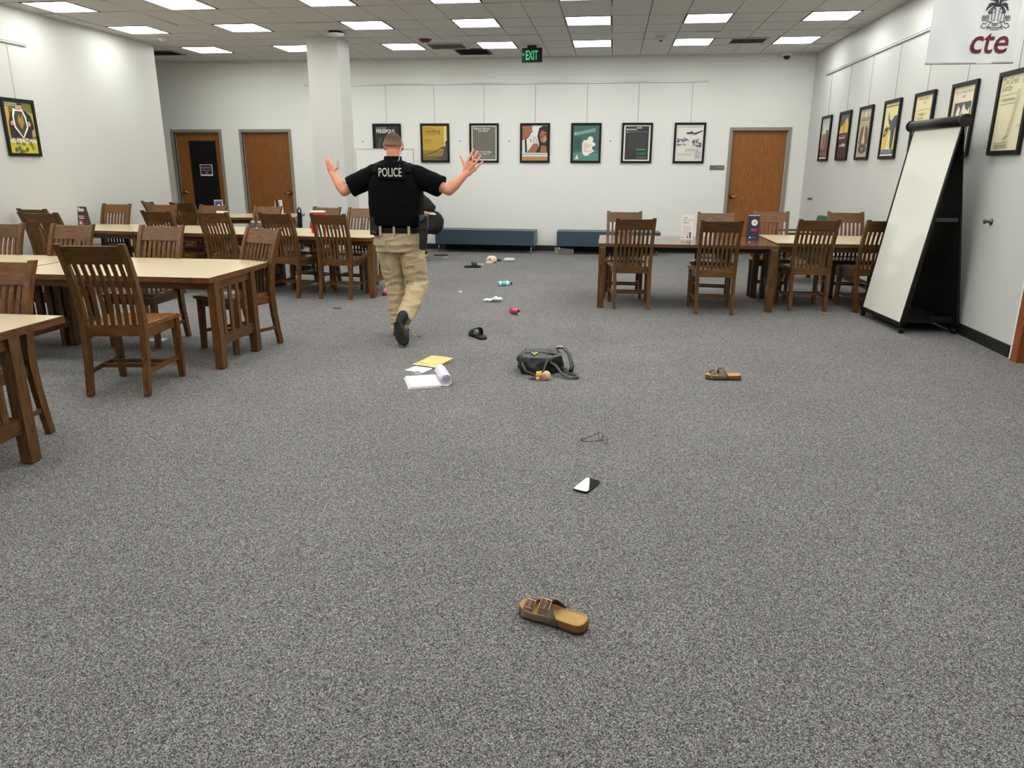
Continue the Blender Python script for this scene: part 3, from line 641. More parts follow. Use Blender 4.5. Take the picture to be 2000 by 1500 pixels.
# ---------------------------------------------------------------- banner
t = thing('hanging_banner', 'white fabric banner with black palm emblem and maroon cte letters', 'banner', (2.13, 5.2, CZ), 0)
BW = .495; mb = MB(); rows = 40; cols = 22; Zb = 2.09-CZ; mfab = mat('banner_fabric', (226, 226, 226), .6)
def bwave(u, v):   # gentle creases, strongest near the foot
    k = max(0, 1-v*1.4)
    return .006*math.sin(u*7+v*4)*(.4+k) + .005*k*math.sin(u*17+v*19) + .003*math.sin((u-v)*13)
def BP(u, v, off=0.0): return ((u-.5)*BW, bwave(u, v)-off, Zb+v*(-Zb))
fr = [[mb.bm.verts.new(BP(i/cols, j/rows)) for i in range(cols+1)] for j in range(rows+1)]
bk = [[mb.bm.verts.new(BP(i/cols, j/rows, -.002)) for i in range(cols+1)] for j in range(rows+1)]
for j in range(rows):
    for i in range(cols):
        mb._f([fr[j][i], fr[j][i+1], fr[j+1][i+1], fr[j+1][i]], mfab, True); mb._f([bk[j][i+1], bk[j][i], bk[j+1][i], bk[j+1][i+1]], mfab, True)
mb.build('fabric', t, fixn=False)
mb = MB(); mb.tube([(-BW/2-.004, .0, Zb+.004), (BW/2+.004, .0, Zb+.004)], .0065, mat('banner_rod', (170, 168, 170), .4), 10); mb.build('bottom_rod', t)
mb = MB(); mb.tube([(-BW/2-.004, .0, -.014), (BW/2+.004, .0, -.014)], .0075, mat('banner_rod', (170, 168, 170), .4), 10); mb.build('top_rod', t)
mb = MB()
def bshape(pts, m):      # shape in banner metres: x from its left edge, z up from its foot
    mb.poly([BP(x/BW, z/(-Zb), .0025) for x, z in pts], m)
def bline(pts, w, m):
    for (a, b), (p, q) in zip(pts, pts[1:]):
        d = Vector((p-a, q-b)); n = Vector((-d.y, d.x)).normalized()*w/2; e = d.normalized()*w*.3
        bshape([(a+n.x-e.x, b+n.y-e.y), (a-n.x-e.x, b-n.y-e.y), (p-n.x+e.x, q-n.y+e.y), (p+n.x+e.x, q+n.y+e.y)], m)
mk = flat(18, 18, 40); mr_ = flat(96, 16, 34); S = .00293     # S: metres per picture pixel of the emblem study
cx = .368; z0 = .0
def pt(px, py): return (.36+(px-138)*S, (128-py)*S)
def L_(pts, w=.0045, m=mk): bline([pt(x, y) for x, y in pts], w, m)
# fronds of the palm
cxp, cyp = 138, 21
for side in (-1, 1):
    for k, (ex, ey, dy) in enumerate(((-22, 6, -14), (-21, 2, -16), (-19, -4, -18), (-16, -9, -19), (-12, -13, -18), (-8, -16, -18), (-4, -17, -14), (-17, 10, -10), (-12, 9, -8))):
        pts = []
        for i in range(9):
            s_ = i/8; x = cxp+side*(-ex)*s_; y = cyp+ey*s_*s_+dy*s_*(1-s_)*1.3-4*s_*(k in (3, 4, 5, 6)); pts.append((x, y))
        for i in range(8):
            L_([pts[i], pts[i+1]], .002+.0052*(i/7))
    # trunk, gate pillar, fence
    sx_ = side
    L_([(cxp+sx_*3, 33), (cxp+sx_*3.6, 40), (cxp+sx_*3, 46), (cxp+sx_*7, 46)], .003); L_([(cxp+sx_*3, 24), (cxp+sx_*6, 26), (cxp+sx_*2.6, 29), (cxp+sx_*6, 31), (cxp+sx_*3, 33)], .003); L_([(cxp+sx_*2.5, 25), (cxp+sx_*8, 23), (cxp+sx_*12, 28)], .003)
    L_([(cxp+sx_*9, 46), (cxp+sx_*10, 33), (cxp+sx_*16, 33), (cxp+sx_*15, 46)], .0035); L_([(cxp+sx_*8, 31), (cxp+sx_*17, 31)], .004)
    for i in range(5): L_([(cxp+sx_*(18+2.3*i), 36.5), (cxp+sx_*(18+2.3*i), 47)], .0028)
    L_([(cxp+sx_*17, 40), (cxp+sx_*28, 40)], .0022)
    L_([(cxp+sx_*9, 49), (cxp+sx_*17, 48), (cxp+sx_*19, 53), (cxp+sx_*24, 51), (cxp+sx_*28, 58), (cxp+sx_*22, 61), (cxp+sx_*14, 57), (cxp+sx_*9, 49)], .0035); L_([(cxp+sx_*12, 58), (cxp+sx_*15, 63)], .0035)
L_([(cxp-9, 49), (cxp-4, 52), (cxp+4, 52), (cxp+9, 49)], .0035); L_([(cxp-14, 57), (cxp-6, 60), (cxp+6, 60), (cxp+14, 57)], .0035); L_([(cxp-12, 60), (cxp-5, 63.5), (cxp+5, 63.5), (cxp+12, 60)], .003)
x_, z_ = pt(cxp-7, 57.5); 
def btext(string, x, z, size, m, sx=1, bold=0, shear=0.0):
    tm = MB(); tm.text(string, (0, 0, 0), U, V, size, m, sx=sx, bold=bold)
    bmesh.ops.triangulate(tm.bm, faces=tm.bm.faces[:]); bmesh.ops.subdivide_edges(tm.bm, edges=tm.bm.edges[:], cuts=3, use_grid_fill=True)
    mp_ = {}
    for v in tm.bm.verts:
        X, Z = v.co.x+shear*v.co.z+x, v.co.z+z; mp_[v] = mb.bm.verts.new(BP(X/BW, Z/(-Zb), .003))
    for f in tm.bm.faces: mb._f([mp_[v] for v in f.verts], m)
    tm.bm.free()
btext('1801', x_, z_, .02, mk, sx=1.0)
btext('cte', .226, .060, .20, mr_, sx=.90, bold=.010, shear=.12)
mb.build('emblem', t, fixn=False)
# ---------------------------------------------------------------- oak chairs
CH = 0.975        # height of the back posts
def make_chair(label):
    t = thing('slat_back_chair', label, 'chair')
    # rear legs run up into the back posts: kicked back at the foot, raked back at the top
    prof = [(0, -.252), (.12, -.232), (.26, -.210), (.40, -.196), (.50, -.197), (.62, -.212), (.76, -.246), (.88, -.290), (CH, -.335)]
    def py(z):
        for (a, ya), (b, yb) in zip(prof, prof[1:]):
            if z <= b: return ya+(yb-ya)*(z-a)/(b-a)
        return prof[-1][1]
    def px(z): return .182+.010*z/CH
    for s in (-1, 1):
        mb = MB(); mb.post([(s*px(z), y, z+.004*(z == 0)) for z, y in prof], .036, [.040, .044, .048, .052, .052, .048, .044, .040, .036], M_OV)
        mb.box(s*px(0)-.010, s*px(0)+.010, -.262, -.242, 0, .005, mat('nylon_glide', (196, 192, 180), .5))
        mb.build('rear_leg', t, bevel=.004)
    for s in (-1, 1):
        mb = MB(); mb.post([(s*.207, .222, .004), (s*.207, .216, .20), (s*.205, .210, .425)], [.036, .042, .046], [.036, .042, .046], M_OV); mb.box(s*.207-.01, s*.207+.01, .212, .232, 0, .005, mat('nylon_glide', (196, 192, 180), .5)); mb.build('front_leg', t, bevel=.004)
    # saddle seat
    mb = MB(); n = 10; top = []; bot = []
    for j in range(n+1):
        v = j/n; y = -.185+v*.44; hw = .172+.064*v+(.004 if v > .1 else 0); r1 = []; r2 = []
        for i in range(n+1):
            u = i/n*2-1; x = u*hw; yy = y+(.012*(1-u*u) if j == n else 0)
            dip = -.012*(1-abs(u)**3)*max(0.0, math.sin(PI*min(1, v*1.15)))**.7 if 0 < v < 1 else 0
            roll = -.008 if j == n else 0
            r1.append(mb.bm.verts.new((x, yy, .452+dip+roll))); r2.append(mb.bm.verts.new((x, yy, .426)))
        top.append(r1); bot.append(r2)
    for j in range(n):
        for i in range(n):
            mb._f([top[j][i], top[j][i+1], top[j+1][i+1], top[j+1][i]], M_SEAT, True); mb._f([bot[j][i+1], bot[j][i], bot[j+1][i], bot[j+1][i+1]], M_SEAT)
    for j in range(n):
        mb._f([bot[j][0], top[j][0], top[j+1][0], bot[j+1][0]], M_SEAT); mb._f([top[j][n], bot[j][n], bot[j+1][n], top[j+1][n]], M_SEAT)
    for i in range(n):
        mb._f([top[0][i], bot[0][i], bot[0][i+1], top[0][i+1]], M_SEAT); mb._f([bot[n][i], top[n][i], top[n][i+1], bot[n][i+1]], M_SEAT)
    mb.build('seat', t)
    mb = MB()
    for s in (-1, 1): mb.hexa([(s*.178-.01, -.175, .365), (s*.178+.01, -.175, .365), (s*.202+.01, .20, .365), (s*.202-.01, .20, .365), (s*.178-.01, -.175, .426), (s*.178+.01, -.175, .426), (s*.202+.01, .20, .426), (s*.202-.01, .20, .426)], M_OY)
    mb.box(-.19, .19, .20, .222, .365, .426, M_OX); mb.build('seat_frame', t, bevel=.002)
    mb = MB(); mb.hexa([(-.172, -.212, .385), (.172, -.212, .385), (.172, -.19, .385), (-.172, -.19, .385), (-.172, -.212, .458), (.172, -.212, .458), (.172, -.19, .458), (-.172, -.19, .458)], M_OX); mb.build('lower_rail', t, bevel=.003)
    za, zb = .848, .962
    mb = MB(); mb.hexa([(-.175, py(za)-.012, za), (.175, py(za)-.012, za), (.175, py(za)+.012, za), (-.175, py(za)+.012, za), (-.176, py(zb)-.012, zb), (.176, py(zb)-.012, zb), (.176, py(zb)+.012, zb), (-.176, py(zb)+.012, zb)], M_OX); mb.build('top_rail', t, bevel=.003)
    mb = MB(); zz = [.458, .52, .60, .70, .78, za]
    for i in range(7):
        u = (i-3)/3; mb.post([(u*(.134+.004*(z-.45)/.4), py(z)-.003+.006*math.sin(PI*(z-.458)/.39), z) for z in zz], .0245, .011, M_OV)
    mb.build('back_slats', t, bevel=.002)
    for s in (-1, 1):
        mb = MB(); mb.beam((s*.186, -.215, .152), (s*.206, .215, .152), .020, .028, M_OY); mb.build('side_stretcher', t, bevel=.003)
    for y in (-.045, .075):
        mb = MB(); mb.beam((-.192, y, .152), (.192, y, .152), .020, .024, M_OX); mb.build('cross_stretcher', t, bevel=.003)
    return t
D = math.radians
CHAIRS = [
 (-3.23, 4.575, 8, "oak slat-back chair in front of the near tan table, largest and nearest chair in view"),
 (-3.32, 3.36, 180, 'oak chair facing us behind the tan table cut off at the left edge'),
 (-5.47, 5.86, 180, 'oak chair back cut off by the left edge, beyond the joined tan table'),
 (-4.77, 5.83, 178, "oak chair facing us across the near tan table, straight above the largest front chair"),
 (-3.925, 5.84, 178, 'oak chair facing us across the near tan table, middle one with strong grain'),
 (-3.07, 5.79, 155, 'turned oak chair at the right end of the near tan table, facing us'),
 (-6.93, 8.68, -6, 'dark oak chair half hidden at far left, closest to the left wall'),
 (-6.33, 8.02, -3, "oak chair seen from behind at far left, overlapping another by the left wall"),
 (-6.80, 9.40, 180, 'oak chair facing us against the left wall, beside a dark standing brochure'),
 (-5.22, 8.56, -10, "oak chair seen from behind in the long row, second from the left wall side"),
 (-6.62, 10.72, -38, 'small far oak chair turned sideways, leftmost at the farthest table'),
 (-6.14, 9.42, 176, "oak chair facing us, mostly hidden behind other chairs left of the dark glass door"),
 (-6.08, 10.56, -10, 'far oak chair seen from behind in front of the far left door frame'),
 (-5.40, 9.36, 172, 'reddish oak chair facing us with a picture card in front of its top rail'),
 (-4.48, 8.46, -8, 'oak chair seen from behind at the long table, below the dark glass door'),
 (-4.57, 9.22, 168, 'oak chair facing us before the plain left-hand brown door'),
 (-3.70, 8.44, -12, 'reddish oak chair seen from behind, second from the right end of the long table'),
 (-3.105, 8.40, -3, "oak chair seen from behind, right end of the long row, red box above it"),
 (-3.75, 9.17, 166, 'oak chair facing us behind the small red box on the long table'),
 (-3.20, 9.08, 172, "oak chair facing us, partly hidden by the running officer at the long row's end"),
 (.165, 8.91, 180, 'oak chair facing us at the left end of the brown table, blue bench behind it'),
 (.24, 8.27, 4, 'oak chair seen from behind at the left end of the brown table'),
 (1.19, 8.89, 172, 'oak chair facing us at the brown table just left of the right-hand door'),
 (1.105, 8.10, 1, "oak chair seen from behind at the brown table, between white and navy cards"),
 (1.91, 9.30, 172, 'oak chair facing us in front of the right-hand door, right of the navy card'),
 (2.82, 9.30, 179, 'oak chair facing us at the right-hand tan table, green chair peeking behind it'),
 (2.12, 8.44, 3, 'oak chair seen from behind at the right-hand tan table, left one'),
 (2.78, 8.455, 5, 'oak chair seen from behind, half hidden by the white easel'),
]
first = None
for x, y, a, lab in CHAIRS:
    if first is None:
        first = make_chair(lab); first.location = (x, y, 0); first.rotation_euler = (0, 0, D(a)); first['group'] = 'oak slat-back chairs at the tables'; first.scale = (1.035,)*3
    else:
        r = dup(first, (x, y, 0), D(a), lab, 'oak slat-back chairs at the tables'); r.scale = (1.2, 1, 1) if (x, y) == (-6.33, 8.02) else (1, 1, 1)

# ---------------------------------------------------------------- tables
TH = 0.70
def slat_table(label, x, y, L, W, ang=0, offs=(.1, .67), inset=.003):
    """origin at the near right corner of the top, length runs to -x, depth to +y; slatted end frames"""
    t = thing('library_table', label, 'table', (x, y, 0), D(ang), 'tan-topped oak tables')
    mb = MB(); mb.box(-L+.004, -.004, .004, W-.004, TH-.034, TH, M_LAM); mb.build('laminate_top', t)
    mb = MB()
    for a in ((-L, 0, 0, .004), (-L, 0, W-.004, W)): mb.box(a[0], a[1], a[2], a[3], TH-.038, TH+.0005, M_OX)
    for a in ((-L, -L+.004), (-.004, 0)): mb.box(a[0], a[1], .004, W-.004, TH-.038, TH+.0005, M_OY)
    mb.build('edge_band', t, bevel=.002)
    for ex in (-inset-.03, -L+inset+.03):
        for yy in offs:
            mb = MB(); mb.post([(ex, yy, .008), (ex, yy, TH-.036)], .062, .070, M_OV); mb.lathe([(0, 0), (.02, 0), (.02, .01), (0, .01)], M_BLACK, (ex, yy, 0), 10); mb.build('leg', t, bevel=.004)
        mb = MB(); mb.box(ex-.014, ex+.014, offs[0]+.035, offs[1]-.035, .17, .25, M_OY); mb.build('lower_rail', t, bevel=.003)
        mb = MB(); n = 4
        for i in range(n):
            yy = offs[0]+(offs[1]-offs[0])*(i+1.0)/(n+1); mb.post([(ex, yy, .25), (ex, yy, TH-.06)], .014, .040, M_OV)
        mb.build('end_slats', t, bevel=.002)
    mb = MB()
    for yy in (offs[0], offs[1]): mb.box(-L+inset+.06, -inset-.06, yy-.011, yy+.011, TH-.10, TH-.036, M_OX)
    for ex in (-inset-.03, -L+inset+.03): mb.box(ex-.011, ex+.011, offs[0]+.035, offs[1]-.035, TH-.10, TH-.036, M_OY)
    mb.build('apron', t, bevel=.002)
    return t
slat_table('tan-topped oak table cut off at the lower left edge, nearest of all', -2.885, 2.50, 1.57, 1.06, 0, (.13, .70))
slat_table('large tan-topped oak table in front at left, its slatted end towards the room', -2.845, 4.98, 1.70, 1.09)
slat_table('tan-topped oak table running off the left edge, joined to the front table', -4.558, 5.0, 1.70, 1.09)
slat_table('tan-topped oak table ending beside the officer', -2.70, 8.22, 1.57, 1.10, -6)
slat_table('tan-topped oak table in the middle of the long row, between two others', -4.266, 8.385, 1.565, 1.09, -6)
slat_table('tan-topped oak table at the far left wall with a dark brochure on it', -5.830, 8.550, 1.33, 1.05, -6)
slat_table('small-looking tan-topped table farthest back on the left, before the two doors', -5.0, 11.50, 1.57, 1.06, 14)
slat_table('tan-topped oak table at right, half behind the white easel', 3.215, 8.38, 1.43, 1.10, 0)
def leg_table(label, x, y, L, W):
    t = thing('square_leg_table', label, 'table', (x, y, 0))
    mb = MB(); mb.box(0, L, 0, W, TH-.034, TH, M_BRN); mb.build('tabletop', t, bevel=.003)
    for ex in (.045, L-.045):
        for yy in (.045, W-.045):
            mb = MB(); mb.post([(ex, yy, 0), (ex, yy, TH-.05)], .070, .070, M_OV); mb.box(ex-.032, ex+.032, yy-.032, yy+.032, TH-.05, TH-.034, mat('leg_cap', (150, 140, 120), .4, metal=.6)); mb.build('leg', t, bevel=.004)
    mb = MB()
    for yy in (.10, W-.12): mb.box(.09, L-.09, yy, yy+.02, TH-.085, TH-.034, M_BLACK)
    for ex in (.10, L-.12): mb.box(ex, ex+.02, .12, W-.12, TH-.085, TH-.034, M_BLACK)
    mb.build('apron', t)
    return t
leg_table('brown-topped table with plain square legs on the right side', -.12, 8.05, 1.875, 1.03)

# ---------------------------------------------------------------- cards and leaflets on the tables
def tent(label, x, y, w, d, h, rz, body, faces, z=TH, cat='display card', name='standing_card'):
    """three-sided standing card: front face panel leaning slightly back, two base edges"""
    t = thing(name, label, cat, (x, y, z), rz)
    mb = MB(); m = flat(*body)
    mb.hexa([(-w/2, 0, .0005), (w/2, 0, .0005), (w/2, d, .0005), (-w/2, d, .0005), (-w/2, d*.38, h), (w/2, d*.38, h), (w/2, d*.5, h), (-w/2, d*.5, h)], m)
    mb.build('card', t)
    mb = MB(); sl = Vector((0, d*.38, h)); L = sl.length; v = sl/L; nrm = Vector((0, -h, d*.38)).normalized()
    def Q(a, b, k): return Vector(((a-.5)*w, 0, .0005))+v*(b*L)+nrm*(.0006*k)
    for k, f in enumerate(faces):
        k += 1
        if f[0] == 'r': _, a0, b0, a1, b1, c = f; mb.poly([Q(a0, b0, k), Q(a1, b0, k), Q(a1, b1, k), Q(a0, b1, k)], flat(*c))
        elif f[0] == 'c': _, a, b, r, c = f; mb.poly([Q(a+r*math.cos(i*PI/8)*h/w, b+r*math.sin(i*PI/8), k) for i in range(16)], flat(*c))
        elif f[0] == 't': _, s_, a, b, sz, c = f; mb.text(s_, Q(a, b, k), (1, 0, 0), v, sz, flat(*c), sx=.9)
    mb.build('printing', t, fixn=False)
    return t
dk = (40, 40, 42)
tent('tall white printed card standing on the brown table', .865, 8.64, .125, .10, .265, D(4), (236, 234, 226),
     [('t', 'THE', .1, .86, .028, dk), ('t', 'BIG', .1, .76, .028, dk), ('t', 'READ', .1, .66, .028, dk), ('t', 'Library', .5, .78, .024, (150, 60, 60))] + [('r', .08, .56-.07*i, .85-.1*(i % 2), .572-.07*i, (150, 148, 140)) for i in range(6)] + [('r', .68, .05, .8, .26, (20, 20, 20)), ('c', .76, .28, .03, (20, 20, 20)), ('r', .45, .06, .55, .16, (70, 70, 70)), ('c', .12, .1, .025, (60, 60, 60))])
tent('tall navy card with a white round logo on the right of the brown table', 1.60, 8.72, .125, .10, .27, D(3), (34, 38, 62),
     [('c', .55, .70, .13, (232, 230, 222)), ('c', .55, .70, .05, (190, 180, 120)), ('r', .27, .36, .78, .41, (196, 40, 52)), ('r', .27, .425, .8, .45, (214, 80, 86)), ('c', .2, .1, .035, (226, 226, 226)), ('r', .34, .09, .75, .11, (120, 130, 150)), ('r', 0, .975, 1, 1, (226, 222, 222))])
tent('dark brochure with pink lettering standing on the far left table', -6.90, 9.1, .14, .09, .26, D(-12), (70, 34, 44),
     [('r', .03, .03, .86, .97, (36, 38, 44)), ('r', .1, .76, .8, .9, (196, 196, 190)), ('r', .08, .86, .3, .95, (220, 220, 214)), ('r', .12, .5, .84, .56, (226, 150, 160)), ('r', .2, .4, .84, .46, (226, 170, 170)), ('r', .1, .08, .84, .34, (120, 96, 80)), ('c', .4, .2, .07, (220, 200, 170)), ('c', .7, .26, .05, (30, 30, 30))])
tent('small blue and pink picture card before the dark glass door', -6.25, 11.45, .13, .08, .26, D(10), (196, 190, 196), [('r', .05, .4, .95, .95, (70, 80, 120)), ('c', .5, .66, .18, (30, 34, 60)), ('c', .55, .66, .09, (190, 196, 214)), ('r', .05, .05, .95, .36, (206, 120, 150))])
tent('leaning black and white card above a chair before the plain brown door', -5.36, 11.78, .12, .08, .25, D(50), (212, 206, 196), [('r', .0, .0, .45, 1, (40, 32, 30)), ('r', .5, .1, .6, .9, (120, 110, 100))])
tent('small card with pink and white pattern above a reddish chair', -4.86, 8.95, .16, .08, .235, D(-6), (226, 206, 190), [('r', .04, .8, .96, .97, (236, 226, 214))] + [('c', .12+.13*i, .3+.2*(i % 3)+.05, .09, ((214, 120, 90), (240, 226, 210), (196, 96, 84))[i % 3]) for i in range(7)])
# red box, pump bottle and small jars on the long table
t = thing('leaflet_box', 'small red and white box on the long table above a chair back', 'box', (-3.52, 8.78, TH), D(-4))
mr2 = mat('box_red', (190, 26, 40), .4); mb = MB(); mb.box(-.075, .075, -.04, .04, 0, .245, mr2); mb.build('carton', t, bevel=.003)
mb = MB(); mb.box(-.08, .08, -.045, .045, .245, .262, M_WHITE); mb.box(-.03, .005, -.0415, -.04, .17, .215, flat(236, 200, 200)); mb.build('lid', t)
t = thing('pump_bottle', 'small clear pump bottle seen through a chair back on the long table', 'bottle', (-3.40, 8.55, TH))
mcl = mat('bottle_clear', (206, 214, 214), .1, coat=.4); mb = MB(); mb.lathe([(0, 0), (.03, 0), (.033, .02), (.033, .085), (.014, .105), (.012, .115), (0, .115)], mcl, n=18); mb.build('body', t)
mb = MB(); mb.lathe([(0, .115), (.014, .115), (.014, .13), (.005, .132), (.005, .15), (0, .15)], M_WHITE, n=14); mb.tube([(0, 0, .15), (-.035, 0, .148)], .005, M_WHITE, 8); mb.build('pump', t)
for (x, y, lab) in ((-4.47, 9.0, 'dark small jar seen through the chair back, left of two jars'), (-4.37, 8.98, 'dark small jar seen through the chair back, right of two jars')):
    t = thing('small_jar', lab, 'jar', (x, y, TH), 0, 'small jars on the long table')
    mb = MB(); mb.lathe([(0, 0), (.026, 0), (.028, .01), (.028, .08), (.02, .095), (0, .095)], mat('jar_glass', (70, 74, 84), .15), n=16); mb.build('glass', t)
    mb = MB(); mb.lathe([(0, .095), (.024, .095), (.024, .115), (0, .115)], mat('jar_lid', (170, 172, 178), .4), n=16); mb.build('lid', t)

# ---------------------------------------------------------------- blue benches
def bench(label, x0, y0, L, rz):
    t = thing('padded_bench', label, 'bench', (x0, y0, 0), rz, 'padded benches along the back wall')
    W = .45; mv = mat('bench_vinyl', (50, 70, 82), .38, var=.05, vscale=8)
    mb = MB(); mb.box(0, L, 0, W, .145, .40, mv); o = mb.build('cushion', t, bevel=.022)
    for p in o.data.polygons: p.use_smooth = False
    mb = MB()
    mb.box(.05, L-.05, .04, W-.03, .132, .145, M_BLACK); mb.build('base_board', t)
    for ex in (.055, L-.055):
        mb = MB(); mb.tube([(ex, .035, 0), (ex, .035, .09), (ex, .045, .125), (ex, .08, .133), (ex, W-.08, .133), (ex, W-.045, .125), (ex, W-.035, .09), (ex, W-.035, 0)], .012, M_CHROME, 10); mb.build('leg_loop', t)
    return t
bench('long dark blue padded bench by the back wall, right of the officer', -3.13, 13.26, 1.80, D(-2))
bench('dark blue padded bench behind the brown table', -.93, 13.22, 1.80, D(0))

# ---------------------------------------------------------------- whiteboard easel on castors (A-frame)
t = thing('whiteboard_easel', 'tall white double-sided easel with black frame beside the right wall', 'easel', (2.715, 7.15, 0), D(5))
# local: x toward the wall, y along the wall
T = (.27, 1.875); y0, y1 = 0, .90
def sl(z, xb, xt=T[0]): return xb+(xt-xb)*(z-.07)/(T[1]-.07)
mb = MB()
mb.hexa([(sl(.10, .0), y0+.03, .10), (sl(.10, .02), y0+.03, .10), (sl(.10, .02), y1-.03, .10), (sl(.10, .0), y1-.03, .10), (sl(1.85, .0), y0+.03, 1.85), (sl(1.85, .02), y0+.03, 1.85), (sl(1.85, .02), y1-.03, 1.85), (sl(1.85, .0), y1-.03, 1.85)], M_WBOARD)
mb.build('front_board', t)
mb = MB()
for yy in (y0, y1-.03):
    mb.hexa([(sl(.06, -.008), yy, .06), (sl(.06, .035), yy, .06), (sl(.06, .035), yy+.03, .06), (sl(.06, -.008), yy+.03, .06), (sl(1.88, -.008), yy, 1.88), (sl(1.88, .035), yy, 1.88), (sl(1.88, .035), yy+.03, 1.88), (sl(1.88, -.008), yy+.03, 1.88)], M_BLACK)
mb.box(sl(.08, -.008), sl(.08, .035), y0, y1, .06, .10, M_BLACK); mb.build('front_frame', t, bevel=.003)
mb = MB(); m_in = mat('black_panel', (12, 12, 13), .5)
mb.hexa([(sl(.10, .02), y0+.03, .10), (sl(.10, .03), y0+.03, .10), (sl(.10, .03), y1-.03, .10), (sl(.10, .02), y1-.03, .10), (sl(1.85, .02), y0+.03, 1.85), (sl(1.85, .03), y0+.03, 1.85), (sl(1.85, .03), y1-.03, 1.85), (sl(1.85, .02), y1-.03, 1.85)], m_in); mb.build('front_backing', t)
mb = MB()
mb.hexa([(sl(.10, .500), y0+.03, .10), (sl(.10, .515), y0+.03, .10), (sl(.10, .515), y1-.03, .10), (sl(.10, .500), y1-.03, .10), (sl(1.85, .500), y0+.03, 1.85), (sl(1.85, .515), y0+.03, 1.85), (sl(1.85, .515), y1-.03, 1.85), (sl(1.85, .500), y1-.03, 1.85)], m_in); mb.build('rear_panel', t)
mb = MB()
for yy in (y0, y1-.03):
    mb.hexa([(sl(.06, .50), yy, .06), (sl(.06, .53), yy, .06), (sl(.06, .53), yy+.03, .06), (sl(.06, .50), yy+.03, .06), (sl(1.88, .50), yy, 1.88), (sl(1.88, .53), yy, 1.88), (sl(1.88, .53), yy+.03, 1.88), (sl(1.88, .50), yy+.03, 1.88)], M_BLACK)
mb.box(.49, .53, y0, y1, .06, .10, M_BLACK); mb.build('rear_frame', t, bevel=.003)
mb = MB(); mb.tube([(T[0]-.01, y0-.03, T[1]), (T[0]-.01, y1+.03, T[1])], .046, M_BLACK, 24)
o = mb.build('top_bar', t)
for ya, yb in ((y0-.045, y0-.028), (y1+.028, y1+.045)):
    mb = MB(); mb.tube([(T[0]-.01, ya, T[1]), (T[0]-.01, yb, T[1])], .054, mat('end_cap', (12, 12, 12), .6), 24); mb.build('end_cap', t)
mb = MB(); mb.box(.03, .49, y0+.03, y1-.03, .10, .115, M_BLACK); mb.box(.26, .49, y0+.02, y0+.035, .115, .16, M_BLACK); mb.build('lower_tray', t)
mb = MB(); mb.box(.165, .37, y0+.03, y1-.03, 1.02, 1.035, mat('tray_grey', (44, 44, 46), .4)); mb.box(.160, .37, y0+.025, y0+.035, 1.02, 1.055, mat('tray_grey', (44, 44, 46), .4)); mb.build('middle_shelf', t)
for (x_, y_) in ((.02, y0+.02), (.02, y1-.02), (.500, y0+.02), (.500, y1-.02)):
    mb = MB(); mb.lathe([(0, -.011), (.026, -.011), (.028, -.006), (.028, .006), (.026, .011), (0, .011)], M_BLACK, (x_, y_, .028), 18, Matrix.Rotation(PI/2, 3, 'Y')); mb.lathe([(0, -.020), (.026, -.020), (.028, -.016), (.026, -.012), (0, -.012)], M_BLACK, (x_, y_, .028), 18, Matrix.Rotation(PI/2, 3, 'Y')); mb.box(x_-.012, x_+.012, y_-.012, y_+.012, .03, .065, M_BLACK); mb.build('castor', t)

# ---------------------------------------------------------------- rolling whiteboard by the column
t = thing('mobile_whiteboard', 'plain white board standing behind the officer, by the white column', 'whiteboard', (-3.92, 12.95, 0))
mb = MB(); mb.box(-.505, .505, 0, .02, .75, 1.765, mat('board_white', (232, 232, 228), .3)); mb.build('board', t)
mb = MB(); ma = mat('board_frame', (196, 196, 190), .4, metal=.2)
for a in ((-.52, -.505, .735, 1.78), (.505, .52, .735, 1.78)): mb.box(a[0], a[1], -.004, .024, a[2], a[3], ma)
mb.box(-.505, .505, -.004, .024, .735, .75, ma); mb.box(-.505, .505, -.004, .024, 1.765, 1.78, ma); mb.build('frame', t)
for s in (-1, 1):
    mb = MB(); mb.tube([(s*.46, .035, .05), (s*.46, .035, 1.2)], .012, ma, 8); mb.tube([(s*.46, -.2, .035), (s*.46, .035, .05), (s*.46, .27, .035)], .012, ma, 8)
    for yy in (-.2, .27): mb.lathe([(0, -.01), (.022, -.01), (.022, .01), (0, .01)], M_BLACK, (s*.46, yy, .022), 12, Matrix.Rotation(PI/2, 3, 'Y'))
    mb.build('stand_leg', t)

# green armchair at the far right
t = thing('green_armchair', 'green padded wooden armchair peeking out behind the right-hand chairs', 'armchair', (2.55, 10.55, 0), D(95))
mgr = mat('green_fabric', (34, 72, 40), .8, bump=.2, bscale=200)
mb = MB(); mb.box(-.27, .27, -.25, .25, .36, .45, mgr); mb.build('seat', t, bevel=.03)
mb = MB(); mb.hexa([(-.25, -.26, .5), (.25, -.26, .5), (.25, -.19, .5), (-.25, -.19, .5), (-.25, -.36, .86), (.25, -.36, .86), (.25, -.29, .86), (-.25, -.29, .86)], mgr); mb.build('backrest', t, bevel=.025)
for s in (-1, 1):
    mb = MB(); mb.post([(s*.30, .24, 0), (s*.30, .24, .64)], .035, .05, M_OV); mb.build('front_leg', t, bevel=.003)
    mb = MB(); mb.post([(s*.29, -.27, 0), (s*.29, -.23, .4), (s*.29, -.33, .84)], .035, .05, M_OV); mb.build('rear_leg', t, bevel=.003)
    mb = MB(); mb.beam((s*.30, -.30, .66), (s*.30, .29, .655), .05, .025, M_OY); mb.build('armrest', t, bevel=.004)
mb = MB(); mb.box(-.29, .29, .2, .23, .30, .36, M_OX); mb.box(-.29, .29, -.26, -.23, .30, .36, M_OX); mb.build('seat_rail', t)

